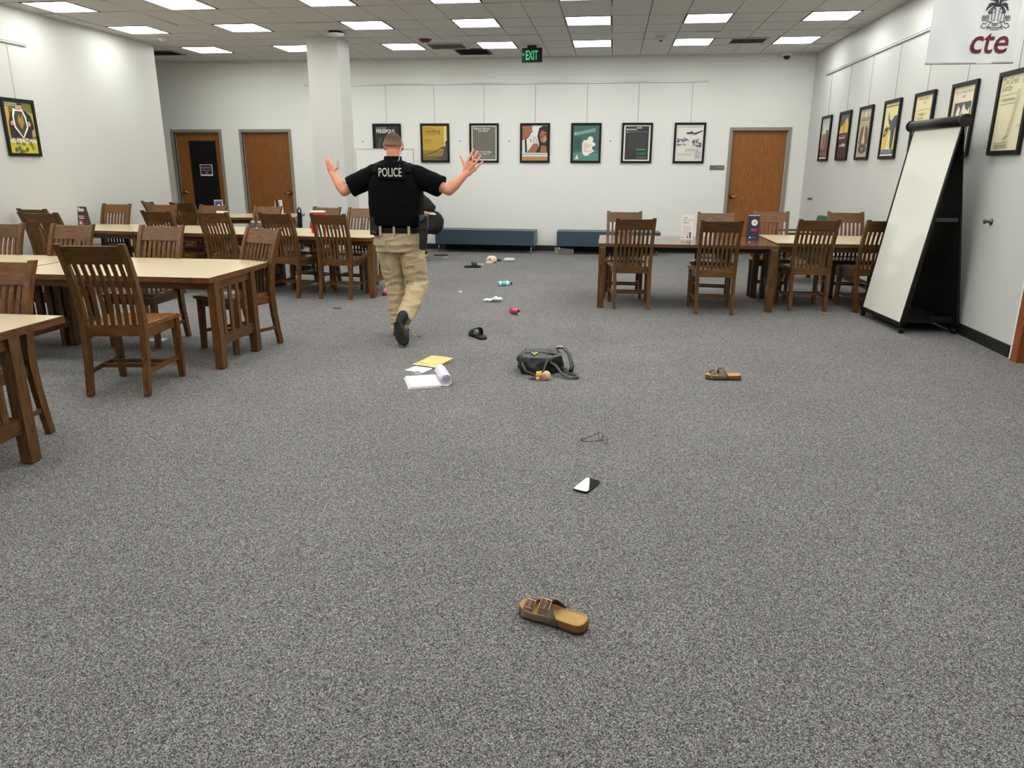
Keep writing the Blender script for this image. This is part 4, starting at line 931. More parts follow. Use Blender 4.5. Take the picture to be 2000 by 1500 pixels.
# upright black sweeper with a looped handle
t = thing('upright_sweeper', 'thin black upright tool with a looped handle behind the long table', 'sweeper', (-4.47, 10.45, 0))
mb = MB(); mb.box(-.16, .16, -.11, .11, .02, .09, M_BLACK); mb.build('head', t, bevel=.02)
mb = MB(); mb.tube([(0, 0, .08), (0, .01, .62)], .012, M_BLACK, 10); mb.build('pole', t)
mb = MB(); mb.tube([(-.012, .01, .60), (-.022, .01, .66), (-.026, .01, .78), (-.022, .01, .88), (0, .01, .91), (.022, .01, .88), (.026, .01, .78), (.022, .01, .66), (.012, .01, .60)], .011, M_BLACK, 8); mb.box(-.022, .022, .005, .015, .63, .84, M_BLACK); mb.build('handle', t)
# ---------------------------------------------------------------- people
def hand(mb, wrist, tips, thumb_base, thumb_tip, back, m, palm_w=.040):
    palm_w *= 1.32
    """palm, four separate bent fingers and a thumb from the side of the palm.
    tips: four finger tips from index to little; back: unit vector out of the back of the hand"""
    W = Vector(wrist); T = [Vector(p) for p in tips]; back = Vector(back)
    mid = (T[1]+T[2])/2; d = (mid-W).normalized(); L = (mid-W).length
    side = (T[0]-T[3]); side = (side-d*side.dot(d)).normalized()
    kn = []
    for i, t_ in enumerate(T):
        o = (1.5-i)/1.5
        k = W+d*(L*(.50 if i in (1, 2) else .47 if i == 0 else .44))+side*(palm_w*o*.92)+back*(.004*(1-abs(o)))
        kn.append(k)
        mb.capsule(W+side*(palm_w*o*.45)+d*.008, k, .0165, .0135, m, 8)
    for a, b in zip(kn, kn[1:]): mb.capsule(a-d*.02, b-d*.02, .013, .013, m, 8)
    mb.capsule(W+d*.03-back*.004, W+d*(L*.42)-back*.004, .026, .028, m, 8)
    for i, (k, t_) in enumerate(zip(kn, T)):
        r = (.0115, .0118, .0112, .0100)[i]
        p1 = k+(t_-k)*.46+back*.006; p2 = k+(t_-k)*.76+back*.004
        mb.capsule(k, p1, r*1.1, r, m, 8); mb.capsule(p1, p2, r, r*.92, m, 8); mb.capsule(p2, t_-back*.003, r*.92, r*.78, m, 8)
    tb = Vector(thumb_base); tt = Vector(thumb_tip)
    mb.capsule(W+d*.02+side*palm_w*.5, tb, .016, .0125, m, 8); q = tb+(tt-tb)*.52+side*.003; mb.capsule(tb, q, .0125, .0105, m, 8); mb.capsule(q, tt, .0105, .0085, m, 8)
    return kn

def officer():
    Y = 6.42
    body = MB(); m = M_SKIN
    # head with jaw, nose, ears, neck
    hc = Vector((-1.886, 6.52, 1.655))
    body.ball(hc, (.074, .094, .100), m, 20, 14); body.ball(hc+Vector((0, -.018, .012)), (.077, .082, .086), m, 18, 12)
    body.ball(hc+Vector((0, .045, -.055)), (.050, .052, .052), m, 14, 10); body.ball(hc+Vector((0, .088, -.088)), (.024, .020, .020), m)
    body.capsule(hc+Vector((0, .092, .018)), hc+Vector((0, .112, -.018)), .009, .014, m, 8)
    for s in (-1, 1):
        body.ball(hc+Vector((s*.080, -.004, -.012)), (.009, .018, .031), m, 10, 8); body.ball(hc+Vector((s*.083, -.012, .004)), (.009, .011, .018), m, 10, 8); body.ball(hc+Vector((s*.078, 0, -.034)), (.008, .011, .012), m, 8, 6)
        body.capsule(hc+Vector((s*.018, .086, .026)), hc+Vector((s*.048, .074, .026)), .008, .008, m, 8)
    body.capsule(hc+Vector((-.02, .098, -.055)), hc+Vector((.02, .098, -.055)), .007, .007, m, 6)
    body.capsule((-1.882, 6.485, 1.60), (-1.880, 6.475, 1.50), .060, .058, m, 16)
    # trunk and legs beneath the clothes
    body.capsule((-1.86, 6.42, 1.33), (-1.855, 6.42, 1.0), .13, .12, m, 16); body.capsule((-2.03, 6.42, 1.39), (-1.69, 6.42, 1.39), .07, .07, m, 12)
    body.capsule((-1.93, 6.42, .93), (-1.77, 6.42, .93), .10, .10, m, 12)
    body.capsule((-1.945, 6.42, .86), (-1.905, 6.50, .43), .075, .05, m, 12); body.capsule((-1.905, 6.50, .43), (-1.865, 6.42, .09), .05, .035, m, 12)
    body.capsule((-1.74, 6.42, .86), (-1.685, 6.45, .45), .075, .05, m, 12); body.capsule((-1.685, 6.45, .45), (-1.745, 6.10, .24), .05, .035, m, 12)
    # arms
    def arm(sh, el, wr):
        sh, el, wr = Vector(sh), Vector(el), Vector(wr)
        body.capsule(sh, el, .058, .043, m, 14); f = (wr-el)
        body.capsule(el, el+f*.35, .046, .048, m, 14); body.capsule(el+f*.3, wr, .047, .029, m, 14); body.capsule(wr-f*.12, wr+f*.06, .030, .029, m, 12)
    arm((-2.075, 6.42, 1.405), (-2.295, 6.36, 1.272), (-2.415, 6.44, 1.405)); arm((-1.665, 6.42, 1.405), (-1.375, 6.36, 1.285), (-1.243, 6.44, 1.415))
    hand(body, (-2.417, 6.445, 1.412), [(-2.474, 6.50, 1.553), (-2.500, 6.51, 1.545), (-2.506, 6.52, 1.518), (-2.498, 6.53, 1.487)], (-2.386, 6.47, 1.462), (-2.384, 6.49, 1.525), (-.3, -.95, 0), m, .034)
    hand(body, (-1.240, 6.445, 1.420), [(-1.183, 6.50, 1.620), (-1.150, 6.51, 1.604), (-1.124, 6.52, 1.566), (-1.108, 6.53, 1.522)], (-1.258, 6.47, 1.490), (-1.293, 6.49, 1.566), (.3, -.95, 0), m, .038)
    o = body.fuse('person', None, .0048, 3)
    tag(o, 'person running away in a black police vest and khaki trousers, arms raised and spread wide', 'person')
    # hair: close crop, fading out at the neck
    mh = mat('cropped_hair', (96, 80, 68), .9, bump=.4, bscale=400)
    nt = mh.node_tree; tc_ = nt.nodes.new('ShaderNodeTexCoord'); sp = nt.nodes.new('ShaderNodeSeparateXYZ'); mr3 = nt.nodes.new('ShaderNodeMapRange'); cr3 = nt.nodes.new('ShaderNodeValToRGB'); nz3 = nt.nodes.new('ShaderNodeTexNoise'); nz3.inputs['Scale'].default_value = 30; ad3 = nt.nodes.new('ShaderNodeMath'); ad3.operation = 'MULTIPLY_ADD'; ad3.inputs[1].default_value = .35; ad3.inputs[2].default_value = -.17; ad4 = nt.nodes.new('ShaderNodeMath')
    mr3.inputs['From Min'].default_value = 1.625; mr3.inputs['From Max'].default_value = 1.715
    nt.links.new(tc_.outputs['Object'], sp.inputs[0]); nt.links.new(sp.outputs['Z'], mr3.inputs['Value']); nt.links.new(tc_.outputs['Object'], nz3.inputs['Vector']); nt.links.new(nz3.outputs['Fac'], ad3.inputs[0]); nt.links.new(ad3.outputs[0], ad4.inputs[0]); nt.links.new(mr3.outputs['Result'], ad4.inputs[1]); nt.links.new(ad4.outputs[0], cr3.inputs['Fac'])
    cr3.color_ramp.elements[0].position = 0.0; cr3.color_ramp.elements[0].color = rgb(200, 140, 112); cr3.color_ramp.elements[1].position = 1.0; cr3.color_ramp.elements[1].color = rgb(72, 58, 48); e3 = cr3.color_ramp.elements.new(.45); e3.color = rgb(140, 106, 86)
    nt.links.new(cr3.outputs['Color'], nt.nodes['Principled BSDF'].inputs['Base Color'])
    mb = MB(); n, k = 28, 14
    rs = []
    for j in range(k):
        ph = PI/2-(j+.15)*(PI*.60)/k; ring = []
        for i in range(n):
            th = 2*PI*i/n; back = -math.sin(th)     # 1 toward the back of the head
            lim = -.42 if back > -.1 else .42
            z = max(math.sin(ph), lim+.04*math.sin(th*9)*(back > -.1))
            cph = math.sqrt(max(0, 1-z*z))
            ring.append(hc+Vector((0, -.018*max(0, 1), .010))+Vector((.0795*math.cos(th)*cph, .087*math.sin(th)*cph*(1.0 if back > 0 else 1.14), .095*z)))
        rs.append(ring)
    mb.rings(rs, mh); mb.build('hair', o)
    for s in (-1, 1):
        mb = MB(); mb.ball(hc+Vector((s*.031, .085, .012)), .010, flat(230, 228, 224), 10, 8); mb.ball(hc+Vector((s*.031, .093, .012)), .005, flat(50, 60, 60), 8, 6); mb.build('eye', o)
    # black polo shirt: trunk, sleeves, collar
    blk = mat('shirt_black', (9, 9, 11), .95, spec=.1, bump=.15, bscale=300); s_ = MB()
    def oval(c, rx, ry, n=24, p=2.4):
        out = []
        for i in range(n):
            t_ = 2*PI*i/n; a, b = math.cos(t_), math.sin(t_)
            out.append(Vector(c)+Vector((rx*abs(a)**(2/p)*(1 if a > 0 else -1), ry*abs(b)**(2/p)*(1 if b > 0 else -1), 0)))
        return out
    s_.rings([oval((-1.853, 6.42, z), rx, ry) for z, rx, ry in ((.915, .205, .135), (1.0, .198, .135), (1.12, .20, .14), (1.25, .215, .145), (1.36, .225, .135), (1.43, .19, .11), (1.475, .12, .10), (1.52, .085, .088))], blk)
    for q in (-1, 1): s_.capsule((-1.882, 6.45, 1.50), (-1.875+q*.16, 6.42, 1.425), .062, .070, blk, 12)
    for sh, el in (((-2.04, 6.42, 1.405), (-2.252, 6.375, 1.300)), ((-1.69, 6.42, 1.405), (-1.440, 6.375, 1.312))):
        sh, el = Vector(sh), Vector(el); d = (el-sh).normalized()
        s_.tube([sh-d*.08, sh, sh+(el-sh)*.5, el], [.075, .094, .092, .090], blk, 18)
    so = s_.fuse('shirt', o, .008, 3, wrinkle=.005, wscale=.09, fold=.006)
    mb = MB(); mb.rings([oval((-1.881, 6.455, 1.465), .100, .092), oval((-1.882, 6.462, 1.52), .078, .078), oval((-1.883, 6.47, 1.562), .072, .076), oval((-1.883, 6.47, 1.560), .066, .070), oval((-1.882, 6.462, 1.50), .066, .066)], blk, caps=False); mb.build('collar', o)
    # vest with straps and side panels
    vb = mat('vest_black', (7, 7, 9), .9, spec=.12, bump=.2, bscale=120); s_ = MB()
    s_.rings([oval((-1.853, 6.42, z), rx, ry, 32, 3.4) for z, rx, ry in ((.985, .214, .160), (1.06, .226, .172), (1.18, .232, .178), (1.30, .228, .176), (1.37, .205, .168), (1.42, .175, .155), (1.46, .150, .130))], vb)
    for s in (-1, 1): s_.tube([(-1.853+s*.125, 6.29, 1.42), (-1.855+s*.122, 6.34, 1.475), (-1.857+s*.118, 6.42, 1.49), (-1.857+s*.12, 6.50, 1.47), (-1.857+s*.125, 6.55, 1.40)], [.045]*5, vb, 12, flat=.5)
    s_.fuse('vest', o, .008, 3, wrinkle=.004, wscale=.12)
    mb = MB(); mb.box(-1.955, -1.718, 6.232, 6.245, 1.38, 1.485, mat('vest_patch', (9, 9, 11), .85, spec=.15)); mb.build('back_panel', o, bevel=.004)
    mb = MB(); mb.text('POLICE', (-1.946, 6.2312, 1.397), U, V, .100, mat('reflective_white', (214, 212, 206), .4), sx=.62, bold=.006); mb.build('lettering', o, fixn=False)
    # trousers
    kh = mat('khaki_cloth', (182, 164, 128), .85, bump=.1, bscale=300, var=.05, vscale=9); s_ = MB()
    s_.rings([oval((-1.843, 6.42, z), rx, ry, 24, 2.6) for z, rx, ry in ((.955, .203, .135), (.90, .208, .140), (.83, .213, .142), (.76, .205, .130))], kh)
    def leg(pts, rr): s_.tube(pts, rr, kh, 18)
    leg([(-1.945, 6.42, .88), (-1.938, 6.44, .74), (-1.925, 6.48, .58), (-1.915, 6.50, .44), (-1.895, 6.47, .28), (-1.878, 6.43, .12), (-1.872, 6.42, .03)], [.10, .108, .100, .088, .082, .072, .070])
    leg([(-1.738, 6.42, .88), (-1.728, 6.425, .74), (-1.712, 6.44, .58), (-1.690, 6.44, .46), (-1.698, 6.36, .395), (-1.715, 6.25, .30), (-1.742, 6.12, .205)], [.10, .112, .106, .097, .090, .082, .070])
    s_.fuse('trousers', o, .006, 2, wrinkle=.006, wscale=.07, fold=.011)
    for x in (-1.964, -1.842, -1.711):
        mb = MB(); mb.box(x-.010, x+.010, 6.270, 6.282, .905, .985, kh); mb.build('belt_loop', o)
    mb = MB(); mb.beam((-2.035, 6.30, .848), (-1.925, 6.275, .840), .008, .050, kh); mb.build('pocket_flap', o, bevel=.003)
    mb = MB(); mb.beam((-1.785, 6.268, .850), (-1.690, 6.268, .842), .008, .022, kh); mb.build('pocket_flap', o, bevel=.003)
    mb = MB(); mb.beam((-1.675, 6.325, .615), (-1.592, 6.335, .66), .008, .055, kh); mb.build('pocket_flap', o, bevel=.003)

    mb = MB(); mb.rings([oval((-1.845, 6.42, z), .214, .145, 28, 2.6) for z in (.925, .928, .965, .968)], M_BLACK); mb.build('belt', o)
    mg_ = mat('duty_gear', (20, 20, 22), .5, bump=.2, bscale=60)
    mb = MB(); mb.box(-1.615, -1.545, 6.25, 6.33, .965, 1.08, mg_); mb.tube([(-1.585, 6.29, 1.0), (-1.590, 6.29, .87), (-1.600, 6.30, .79)], [.040, .036, .032], mg_, 12); mb.tube([(-1.565, 6.26, 1.07), (-1.60, 6.24, 1.03)], .018, mg_, 10); mb.fuse('holster', o, .006, 2)
    mb = MB(); mb.box(-2.055, -1.985, 6.275, 6.34, .91, 1.01, mg_); mb.box(-2.05, -2.01, 6.265, 6.31, 1.01, 1.06, mg_); mb.tube([(-2.03, 6.27, .94), (-2.0, 6.265, .915)], .02, mg_, 10); mb.build('belt_pouch', o, bevel=.008)
    mb = MB(); mb.tube([(-1.800, 6.475, 1.65), (-1.798, 6.40, 1.60), (-1.800, 6.385, 1.55), (-1.812, 6.375, 1.515), (-1.795, 6.35, 1.49)], .0025, flat(226, 200, 196), 6); mb.tube([(-1.800, 6.345, 1.50), (-1.780, 6.33, 1.475)], .004, flat(232, 232, 230), 6); mb.build('earpiece_cord', o)
    mb = MB(); mb.tube([(-1.262+.030*math.cos(a)*.8-.0*a, 6.44+.030*math.sin(a), 1.405+.022*math.cos(a)) for a in (2*PI*i/16 for i in range(17))], .0028, flat(40, 24, 26), 6, caps=False); mb.build('bracelet', o)
    # boots
    ms = mat('boot_black', (14, 14, 15), .6, bump=.5, bscale=50)
    mb = MB(); mb.capsule((-1.868, 6.42, .06), (-1.872, 6.56, .045), .050, .042, ms, 14); mb.capsule((-1.868, 6.42, .12), (-1.868, 6.42, .06), .05, .05, ms, 14); mb.box(-1.915, -1.825, 6.37, 6.60, .0, .024, ms); b1 = mb.fuse('boot', o, .006, 2)
    # raised boot: heel up, sole turned to us, toe nearly on the floor
    H_, T_ = Vector((-1.768, 6.03, .185)), Vector((-1.695, 5.955, .035)); ax = (T_-H_).normalized(); sn = Vector((.15, -1, -.38)); sn = (sn-ax*sn.dot(ax)).normalized(); sd = ax.cross(sn)
    mb = MB(); outl = []
    for i in range(20):
        a = 2*PI*i/20; L = (T_-H_).length+.05; x = math.cos(a)*L/2; wv = .050+.010*(x/(L/2))-.006*math.cos(2*a)
        outl.append((x, math.sin(a)*wv))
    c = (H_+T_)/2
    mb.rings([[c+ax*x*k+sd*y*k+sn*d for x, y in outl] for k, d in ((.96, .030), (1.0, .024), (1.0, .0), (.92, -.03), (.7, -.06))], ms)
    mb.capsule(H_-sn*.03, H_+Vector((.03, .06, .06)), .045, .048, ms, 12)
    b2 = mb.fuse('boot', o, .005, 2)
    mb = MB()
    for i in range(11):
        u = -.46+i*.092; wv = .034+.008*u*2; L = (T_-H_).length+.03; q = c+ax*u*L+sn*.033
        mb.beam(q-sd*wv*.95, q+sd*wv*.95, .010, .006, mat('tread', (24, 24, 25), .8), up=sn)
    mb.build('tread', b2)
officer()

def second_person():
    m = M_SKIN; body = MB()
    # low stoop, facing left, hips out to the right
    hip = Vector((-2.86, 12.1, .60)); sh = Vector((-3.32, 12.1, 1.02)); hd = Vector((-3.50, 12.12, 1.16))
    body.capsule(hip, (-3.1, 12.1, .82), .13, .12, m, 14); body.capsule((-3.1, 12.1, .82), sh, .12, .13, m, 14)
    body.capsule(sh, hd, .055, .055, m, 12); body.ball(hd+Vector((-.05, .0, .03)), (.095, .078, .11), m, 16, 10); body.ball(hd+Vector((-.145, 0, .0)), (.02, .014, .018), m, 8, 6)
    for dy in (-.11, .11):
        k = Vector((-3.28, 12.1+dy, .42)); a = Vector((-2.99-.1*(dy > 0), 12.1+dy*1.4, .09))
        body.capsule(hip+Vector((0, dy*.9, -.02)), k, .085, .06, m, 12); body.capsule(k, a, .055, .038, m, 12)
        e = Vector((-3.45, 12.1+dy*1.8, .78)); w_ = Vector((-3.62, 12.1+dy*1.2, .62))
        body.capsule(sh+Vector((0, dy*1.4, 0)), e, .045, .036, m, 10); body.capsule(e, w_, .036, .026, m, 10)
        hand(body, w_, [(w_.x-.14, w_.y+.030*s, w_.z-.06-.01*abs(s)) for s in (1.5, .5, -.5, -1.5)], (w_.x-.05, w_.y+.045, w_.z-.02), (w_.x-.09, w_.y+.055, w_.z-.035), (-.3, 0, .9), m, .034)
    o = body.fuse('person', None, .0065, 2)
    tag(o, 'person in black stooping behind the officer, only the hips and one leg showing', 'person')
    bk = mat('black_clothes', (13, 13, 14), .85, bump=.1, bscale=200)
    s_ = MB(); s_.ball((-2.87, 12.1, .60), (.165, .19, .19), bk, 18, 12); s_.capsule((-2.95, 12.1, .63), (-3.02, 12.1, .68), .16, .14, bk, 14)
    for dy in (-.11, .11):
        k = Vector((-3.28, 12.1+dy, .42)); a = Vector((-2.99-.1*(dy > 0), 12.1+dy*1.4, .09))
        s_.tube([(-2.87, 12.1+dy*.8, .57), (-3.08, 12.1+dy, .50), k], [.13, .11, .08], bk, 14); s_.tube([k, k+(a-k)*.5, a], [.08, .07, .055], bk, 14)
    s_.fuse('trousers', o, .01, 3, wrinkle=.008, wscale=.1)
    s_ = MB(); s_.tube([(-2.86, 12.1, .80), (-3.02, 12.1, .86), (-3.18, 12.1, .95), (-3.34, 12.1, 1.06)], [.07, .15, .17, .13], bk, 18)
    for dy in (-.11, .11): s_.capsule(sh+Vector((0, dy*1.2, 0)), (-3.45, 12.1+dy*1.8, .79), .07, .055, bk, 12); s_.capsule((-3.45, 12.1+dy*1.8, .79), (-3.6, 12.1+dy*1.3, .64), .055, .042, bk, 12)
    s_.fuse('jacket', o, .01, 3, wrinkle=.008, wscale=.12)
    mb = MB(); mb.ball(hd+Vector((-.03, 0, .05)), (.10, .086, .10), mat('dark_hair', (40, 30, 24), .8), 16, 10); mb.build('hair', o)
    mb = MB(); mb.tube([(-2.70, 12.0, .60), (-2.705, 12.0, .50), (-2.735, 12.0, .40)], .005, flat(60, 66, 66), 6); mb.build('dangling_strap', o)
    mb = MB(); mb.beam((-3.02, 11.94, .76), (-2.97, 11.93, .70), .03, .05, flat(30, 120, 100)); mb.build('teal_lanyard', o)
    mb = MB(); mb.hexa([(-2.92, 11.93, .745), (-2.80, 11.95, .735), (-2.80, 11.97, .735), (-2.92, 11.95, .745), (-2.87, 11.93, .78), (-2.82, 11.95, .765), (-2.82, 11.97, .765), (-2.87, 11.95, .78)], M_WHITE); mb.build('shirt_tail', o)
    ms = mat('grey_shoe', (112, 108, 102), .6)
    for a in ((-2.99, 11.95), (-3.09, 12.25)):
        mb = MB(); mb.capsule((a[0], a[1], .055), (a[0]-.15, a[1], .045), .05, .038, ms, 12); mb.box(a[0]-.20, a[0]+.055, a[1]-.045, a[1]+.045, 0, .025, ms); mb.fuse('shoe', o, .007, 2)
second_person()
# ---------------------------------------------------------------- things dropped on the carpet
M_CORK = mat('cork', (122, 82, 42), .9, var=.35, vscale=300, bump=.4, bscale=260)
M_FOOT = mat('suede_footbed', (184, 150, 88), .8, var=.18, vscale=35)
M_TAUPE = mat('taupe_strap', (104, 90, 70), .7, bump=.1, bscale=300)
M_SOLE = mat('dark_sole', (40, 34, 28), .7)
M_BUCK = mat('copper_buckle', (206, 160, 130), .25, metal=1.0)
def sole_outline(L, W, n=36, side=1):
    """foot shape: heel at x=0, toe at x=L"""
    pts = []
    ctrl = [(0, 0), (.02, .30), (.10, .42), (.25, .40), (.42, .36), (.60, .43), (.76, .50), (.88, .44), (.97, .26), (1.0, .04)]
    ctr2 = [(1.0, .04), (.985, -.20), (.92, -.37), (.80, -.47), (.62, -.46), (.42, -.38), (.25, -.38), (.10, -.38), (.02, -.26), (0, 0)]
    for a in (ctrl[:-1], ctr2[:-1]):
        for x, y in a: pts.append((x*L, y*W*side))
    # smooth once
    out = []
    for i in range(len(pts)):
        p, q = pts[i], pts[(i+1) % len(pts)]
        out.append((p[0]*.75+q[0]*.25, p[1]*.75+q[1]*.25)); out.append((p[0]*.25+q[0]*.75, p[1]*.25+q[1]*.75))
    return out
def buckle_sandal(label, x, y, rz, side, detail=True):
    t = thing('buckle_sandal', label, 'sandal', (x, y, 0), rz, 'pair of taupe two-strap sandals')
    L, W = .255, .096; o2 = sole_outline(L, W, side=side)
    def heel(xx): return .032+.004*max(0, 1-xx/.1)
    cx_, cy_ = L*.5, 0
    def sc_(k): return [(cx_+(a-cx_)*k, b*k) for a, b in o2]
    mb = MB(); mb.rings([[(a, b, 0.0) for a, b in sc_(.97)], [(a, b, .003) for a, b in sc_(1.0)], [(a, b, .011) for a, b in sc_(1.0)]], M_SOLE, smooth=False); mb.build('outsole', t)
    mb = MB(); mb.rings([[(a, b, .011) for a, b in sc_(.99)], [(a, b, .020) for a, b in sc_(1.0)], [(a, b, heel(a)) for a, b in sc_(.985)]], M_CORK, caps=False, smooth=False); mb.build('cork_midsole', t)
    mb = MB(); mb.rings([[(a, b, heel(a)-.001) for a, b in sc_(.985)], [(a, b, heel(a)+.004) for a, b in sc_(.965)], [(a, b, heel(a)+.002) for a, b in sc_(.93)], [(a, b, .026-.004*(a < .08)) for a, b in sc_(.80)], [(a, b, .024+.004*math.exp(-((a-.12)/.03)**2)) for a, b in sc_(.45)], [(a, b, .025) for a, b in sc_(.05)]], M_FOOT); mb.build('footbed', t)
    # two straps arching across, growing out of side flaps
    def hw(xx, sgn):     # half width of the sole at xx on that side
        best = min(o2, key=lambda p: abs(p[0]-xx)+(0 if p[1]*sgn > 0 else 9)); return best[1]
    for (xa, wd, hh, kb, kf) in ((.203, .031, .058, .15, .5), (.146, .036, .078, 2.2, .25)):
        mb = MB(); yl, yr = hw(xa, 1), hw(xa, -1); n = 14; R1, R2 = [], []; R3, R4 = [], []
        for i in range(n+1):
            u = i/n; yy = yl+(yr-yl)*u; z = .014+(hh-.014)*max(0.0, math.sin(PI*u))**.55
            g_ = (1-max(0.0, math.sin(PI*u)))**1.5; fb, ff = 1+kb*g_, 1+kf*g_     # wider low down
            yo = .004*(1 if u < .5 else -1)*(1-math.sin(PI*u))
            lean = 0
            R1.append((xa-wd/2*fb, yy+yo, z)); R2.append((xa+wd/2*ff, yy+yo, z*.97))
            R3.append((xa-wd/2*fb, yy+yo, z-.0032)); R4.append((xa+wd/2*ff, yy+yo, z*.97-.0032))
        A, B, C_, Dd = [[mb.bm.verts.new(p) for p in r] for r in (R1, R2, R3, R4)]
        for i in range(n):
            mb._f([A[i], A[i+1], B[i+1], B[i]], M_TAUPE, True); mb._f([C_[i], Dd[i], Dd[i+1], C_[i+1]], mat('strap_inside', (52, 36, 26), .8), True)
            mb._f([A[i], C_[i], C_[i+1], A[i+1]], M_TAUPE); mb._f([B[i], B[i+1], Dd[i+1], Dd[i]], M_TAUPE)
        mb.build('strap', t, fixn=False)
        # buckle and strap end on the outer shoulder
        s = side; u0 = .5+(.24 if s < 0 else -.24); du = 1 if s < 0 else -1
        def P_(u, dx, off):
            yy = yl+(yr-yl)*u; z = .014+(hh-.014)*max(0.0, math.sin(PI*u))**.55; dz = .02; z2 = .014+(hh-.014)*max(0.0, math.sin(PI*min(1, u+dz)))**.55; tg = Vector((0, (yr-yl)*dz, z2-z)).normalized(); nn = Vector((0, -tg.z, tg.y)) if tg.y > 0 else Vector((0, tg.z, -tg.y))
            if nn.z < 0: nn = -nn
            return Vector((xa+dx, yy, z))+nn*off
        mb = MB(); a, b = u0-.12, u0+.12; hw_ = wd*.52
        ring = [P_(a, -hw_, .006), P_(a, hw_, .006), P_(b, hw_, .006), P_(b, -hw_, .006)]
        for i in range(4): mb.beam(ring[i], ring[(i+1) % 4], .0026, .0026, M_BUCK)
        mb.beam((ring[0]+ring[1])/2, (ring[2]+ring[3])/2, .002, .002, M_BUCK)
        mb.build('buckle', t)
        mb = MB(); st = [P_(min(.97, max(.03, u0+du*(-.16+.34*k/5))), 0, .0035) for k in range(6)]
        for p, q in zip(st, st[1:]): mb.beam(p, q, wd*.62, .003, M_TAUPE)
        mb.build('strap_end', t)
    # low flap joining the straps along both sides
    for sgn in (1, -1):
        mb = MB()
        pts = [p for p in o2 if p[1]*sgn > 0 and .085 < p[0] < .222]; pts.sort()
        for (ax_, ay), (bx, by) in zip(pts, pts[1:]):
            k = .0025*sgn
            mb.hexa([(ax_, ay, .012), (bx, by, .012), (bx, by+k, .012), (ax_, ay+k, .012), (ax_, ay-.1*k, .031), (bx, by-.1*k, .031), (bx, by+k, .031), (ax_, ay+k, .031)], M_TAUPE)
        mb.build('side_flap', t)
    return t
# heel of the near one lies to the right, toe to the left
buckle_sandal('taupe two-strap buckle sandal with copper buckles, lying nearest to us', -.022, 2.125, math.atan2(.10, -.235), 1)
buckle_sandal('taupe buckle sandal farther off, alone on the right of the carpet', .985, 5.335, math.atan2(-.01, -.26), -1)

# phone
t = thing('smartphone', 'black smartphone lying face up on the carpet below the glasses', 'phone', (-.0625, 3.287, .0008), math.atan2(.13, .052)-PI/2+D(-2)); t.rotation_euler = (0, D(.6), t.rotation_euler.z)
def rr(w, h, r, z, n=5):
    out = []
    for cx, cy, a0 in ((w/2-r, h/2-r, 0), (-w/2+r, h/2-r, PI/2), (-w/2+r, -h/2+r, PI), (w/2-r, -h/2+r, 1.5*PI)):
        for i in range(n+1): a = a0+PI/2*i/n; out.append((cx+r*math.cos(a), cy+r*math.sin(a), z))
    return out
mb = MB(); mb.rings([rr(.072, .152, .012, 0), rr(.076, .156, .013, .003), rr(.076, .156, .013, .009), rr(.074, .154, .012, .011)], mat('phone_case', (14, 14, 15), .5)); mb.build('case', t)
mb = MB(); mb.rings([rr(.071, .150, .011, .0108), rr(.070, .149, .011, .0116)], mat('phone_glass', (8, 8, 10), .03, coat=.5)); mb.build('screen', t)
# glasses: standing on the lens rim with arms splayed to the left
t = thing('eyeglasses', 'thin dark-rimmed glasses lying open on the carpet above the phone', 'glasses', (0, 3.93, 0), 0)
mrm = mat('glasses_frame', (52, 26, 30), .35, metal=.5)
F0, F1 = Vector((.028, 3.845, .006)), Vector((-.028, 3.965, .006)); F0.y -= 3.93; F1.y -= 3.93     # rim line on the floor
fd = (F1-F0).normalized(); lensu = Vector((.15, .1, 1)).normalized()
for s in (0, 1):
    c = F0+fd*(.028+.066*s)+lensu*.021; pts = [c+fd*.027*math.copysign(abs(math.cos(a))**.7, math.cos(a))+lensu*.020*math.copysign(abs(math.sin(a))**.7, math.sin(a)) for a in (2*PI*i/20 for i in range(21))]
    mb = MB(); mb.tube(pts, .0016, mrm, 6, caps=False); mb.build('rim', t)
    ml = mat('lens_tint', (206, 150, 158), .05, alpha=.35); mb = MB(); mb.poly(pts[:-1], ml); mb.build('lens', t)
mb = MB(); mb.tube([F0+fd*.054+lensu*.026, F0+fd*.061+lensu*.032, F0+fd*.068+lensu*.026], .0015, mrm, 6); mb.build('bridge', t)
for p, e, dn in ((F0+fd*.001+lensu*.03, Vector((-.090, -.048, .008)), Vector((-.118, -.022, .004))), (F0+fd*.121+lensu*.03, Vector((-.088, -.012, .012)), Vector((-.118, -.004, .004)))):
    mb = MB(); mb.tube([p, p+(e-p)*.5+Vector((0, 0, -.002)), e, dn], [.0018, .0017, .0018, .0028], mrm, 6); mb.build('temple_arm', t)

# black handbag on its side with a handle loop, shoulder strap and gold fittings
t = thing('handbag', 'slumped black leather handbag with gold fittings on the carpet', 'handbag', (-.455, 5.36, 0), D(2))
ml = mat('black_leather', (12, 13, 12), .34, bump=.2, bscale=40); mgd = mat('gold_fitting', (226, 204, 150), .25, metal=1.0)
mb = MB(); pr = [(-.170, -.135), (-.185, .04), (-.165, .20), (.085, .215), (.13, .12), (.15, -.02), (.02, -.14)]
def ring(z, k, dx=0, dy=0): return [(a*k+dx, b*k+dy, z) for a, b in pr]
mb.rings([ring(.004, .95), ring(.03, 1.0), ring(.095, .99, 0, .01), ring(.128, .90, 0, .015), ring(.138, .6, -.01, .03), ring(.130, .3, -.01, .02)], ml, smooth=False)
mb.ball((-.145, .02, .085), (.06, .09, .05), ml, 14, 10); mb.ball((-.14, -.07, .05), (.055, .07, .045), ml, 12, 8)
bo = mb.fuse('bag_body', t, .007, 2, wrinkle=.010, wscale=.075)
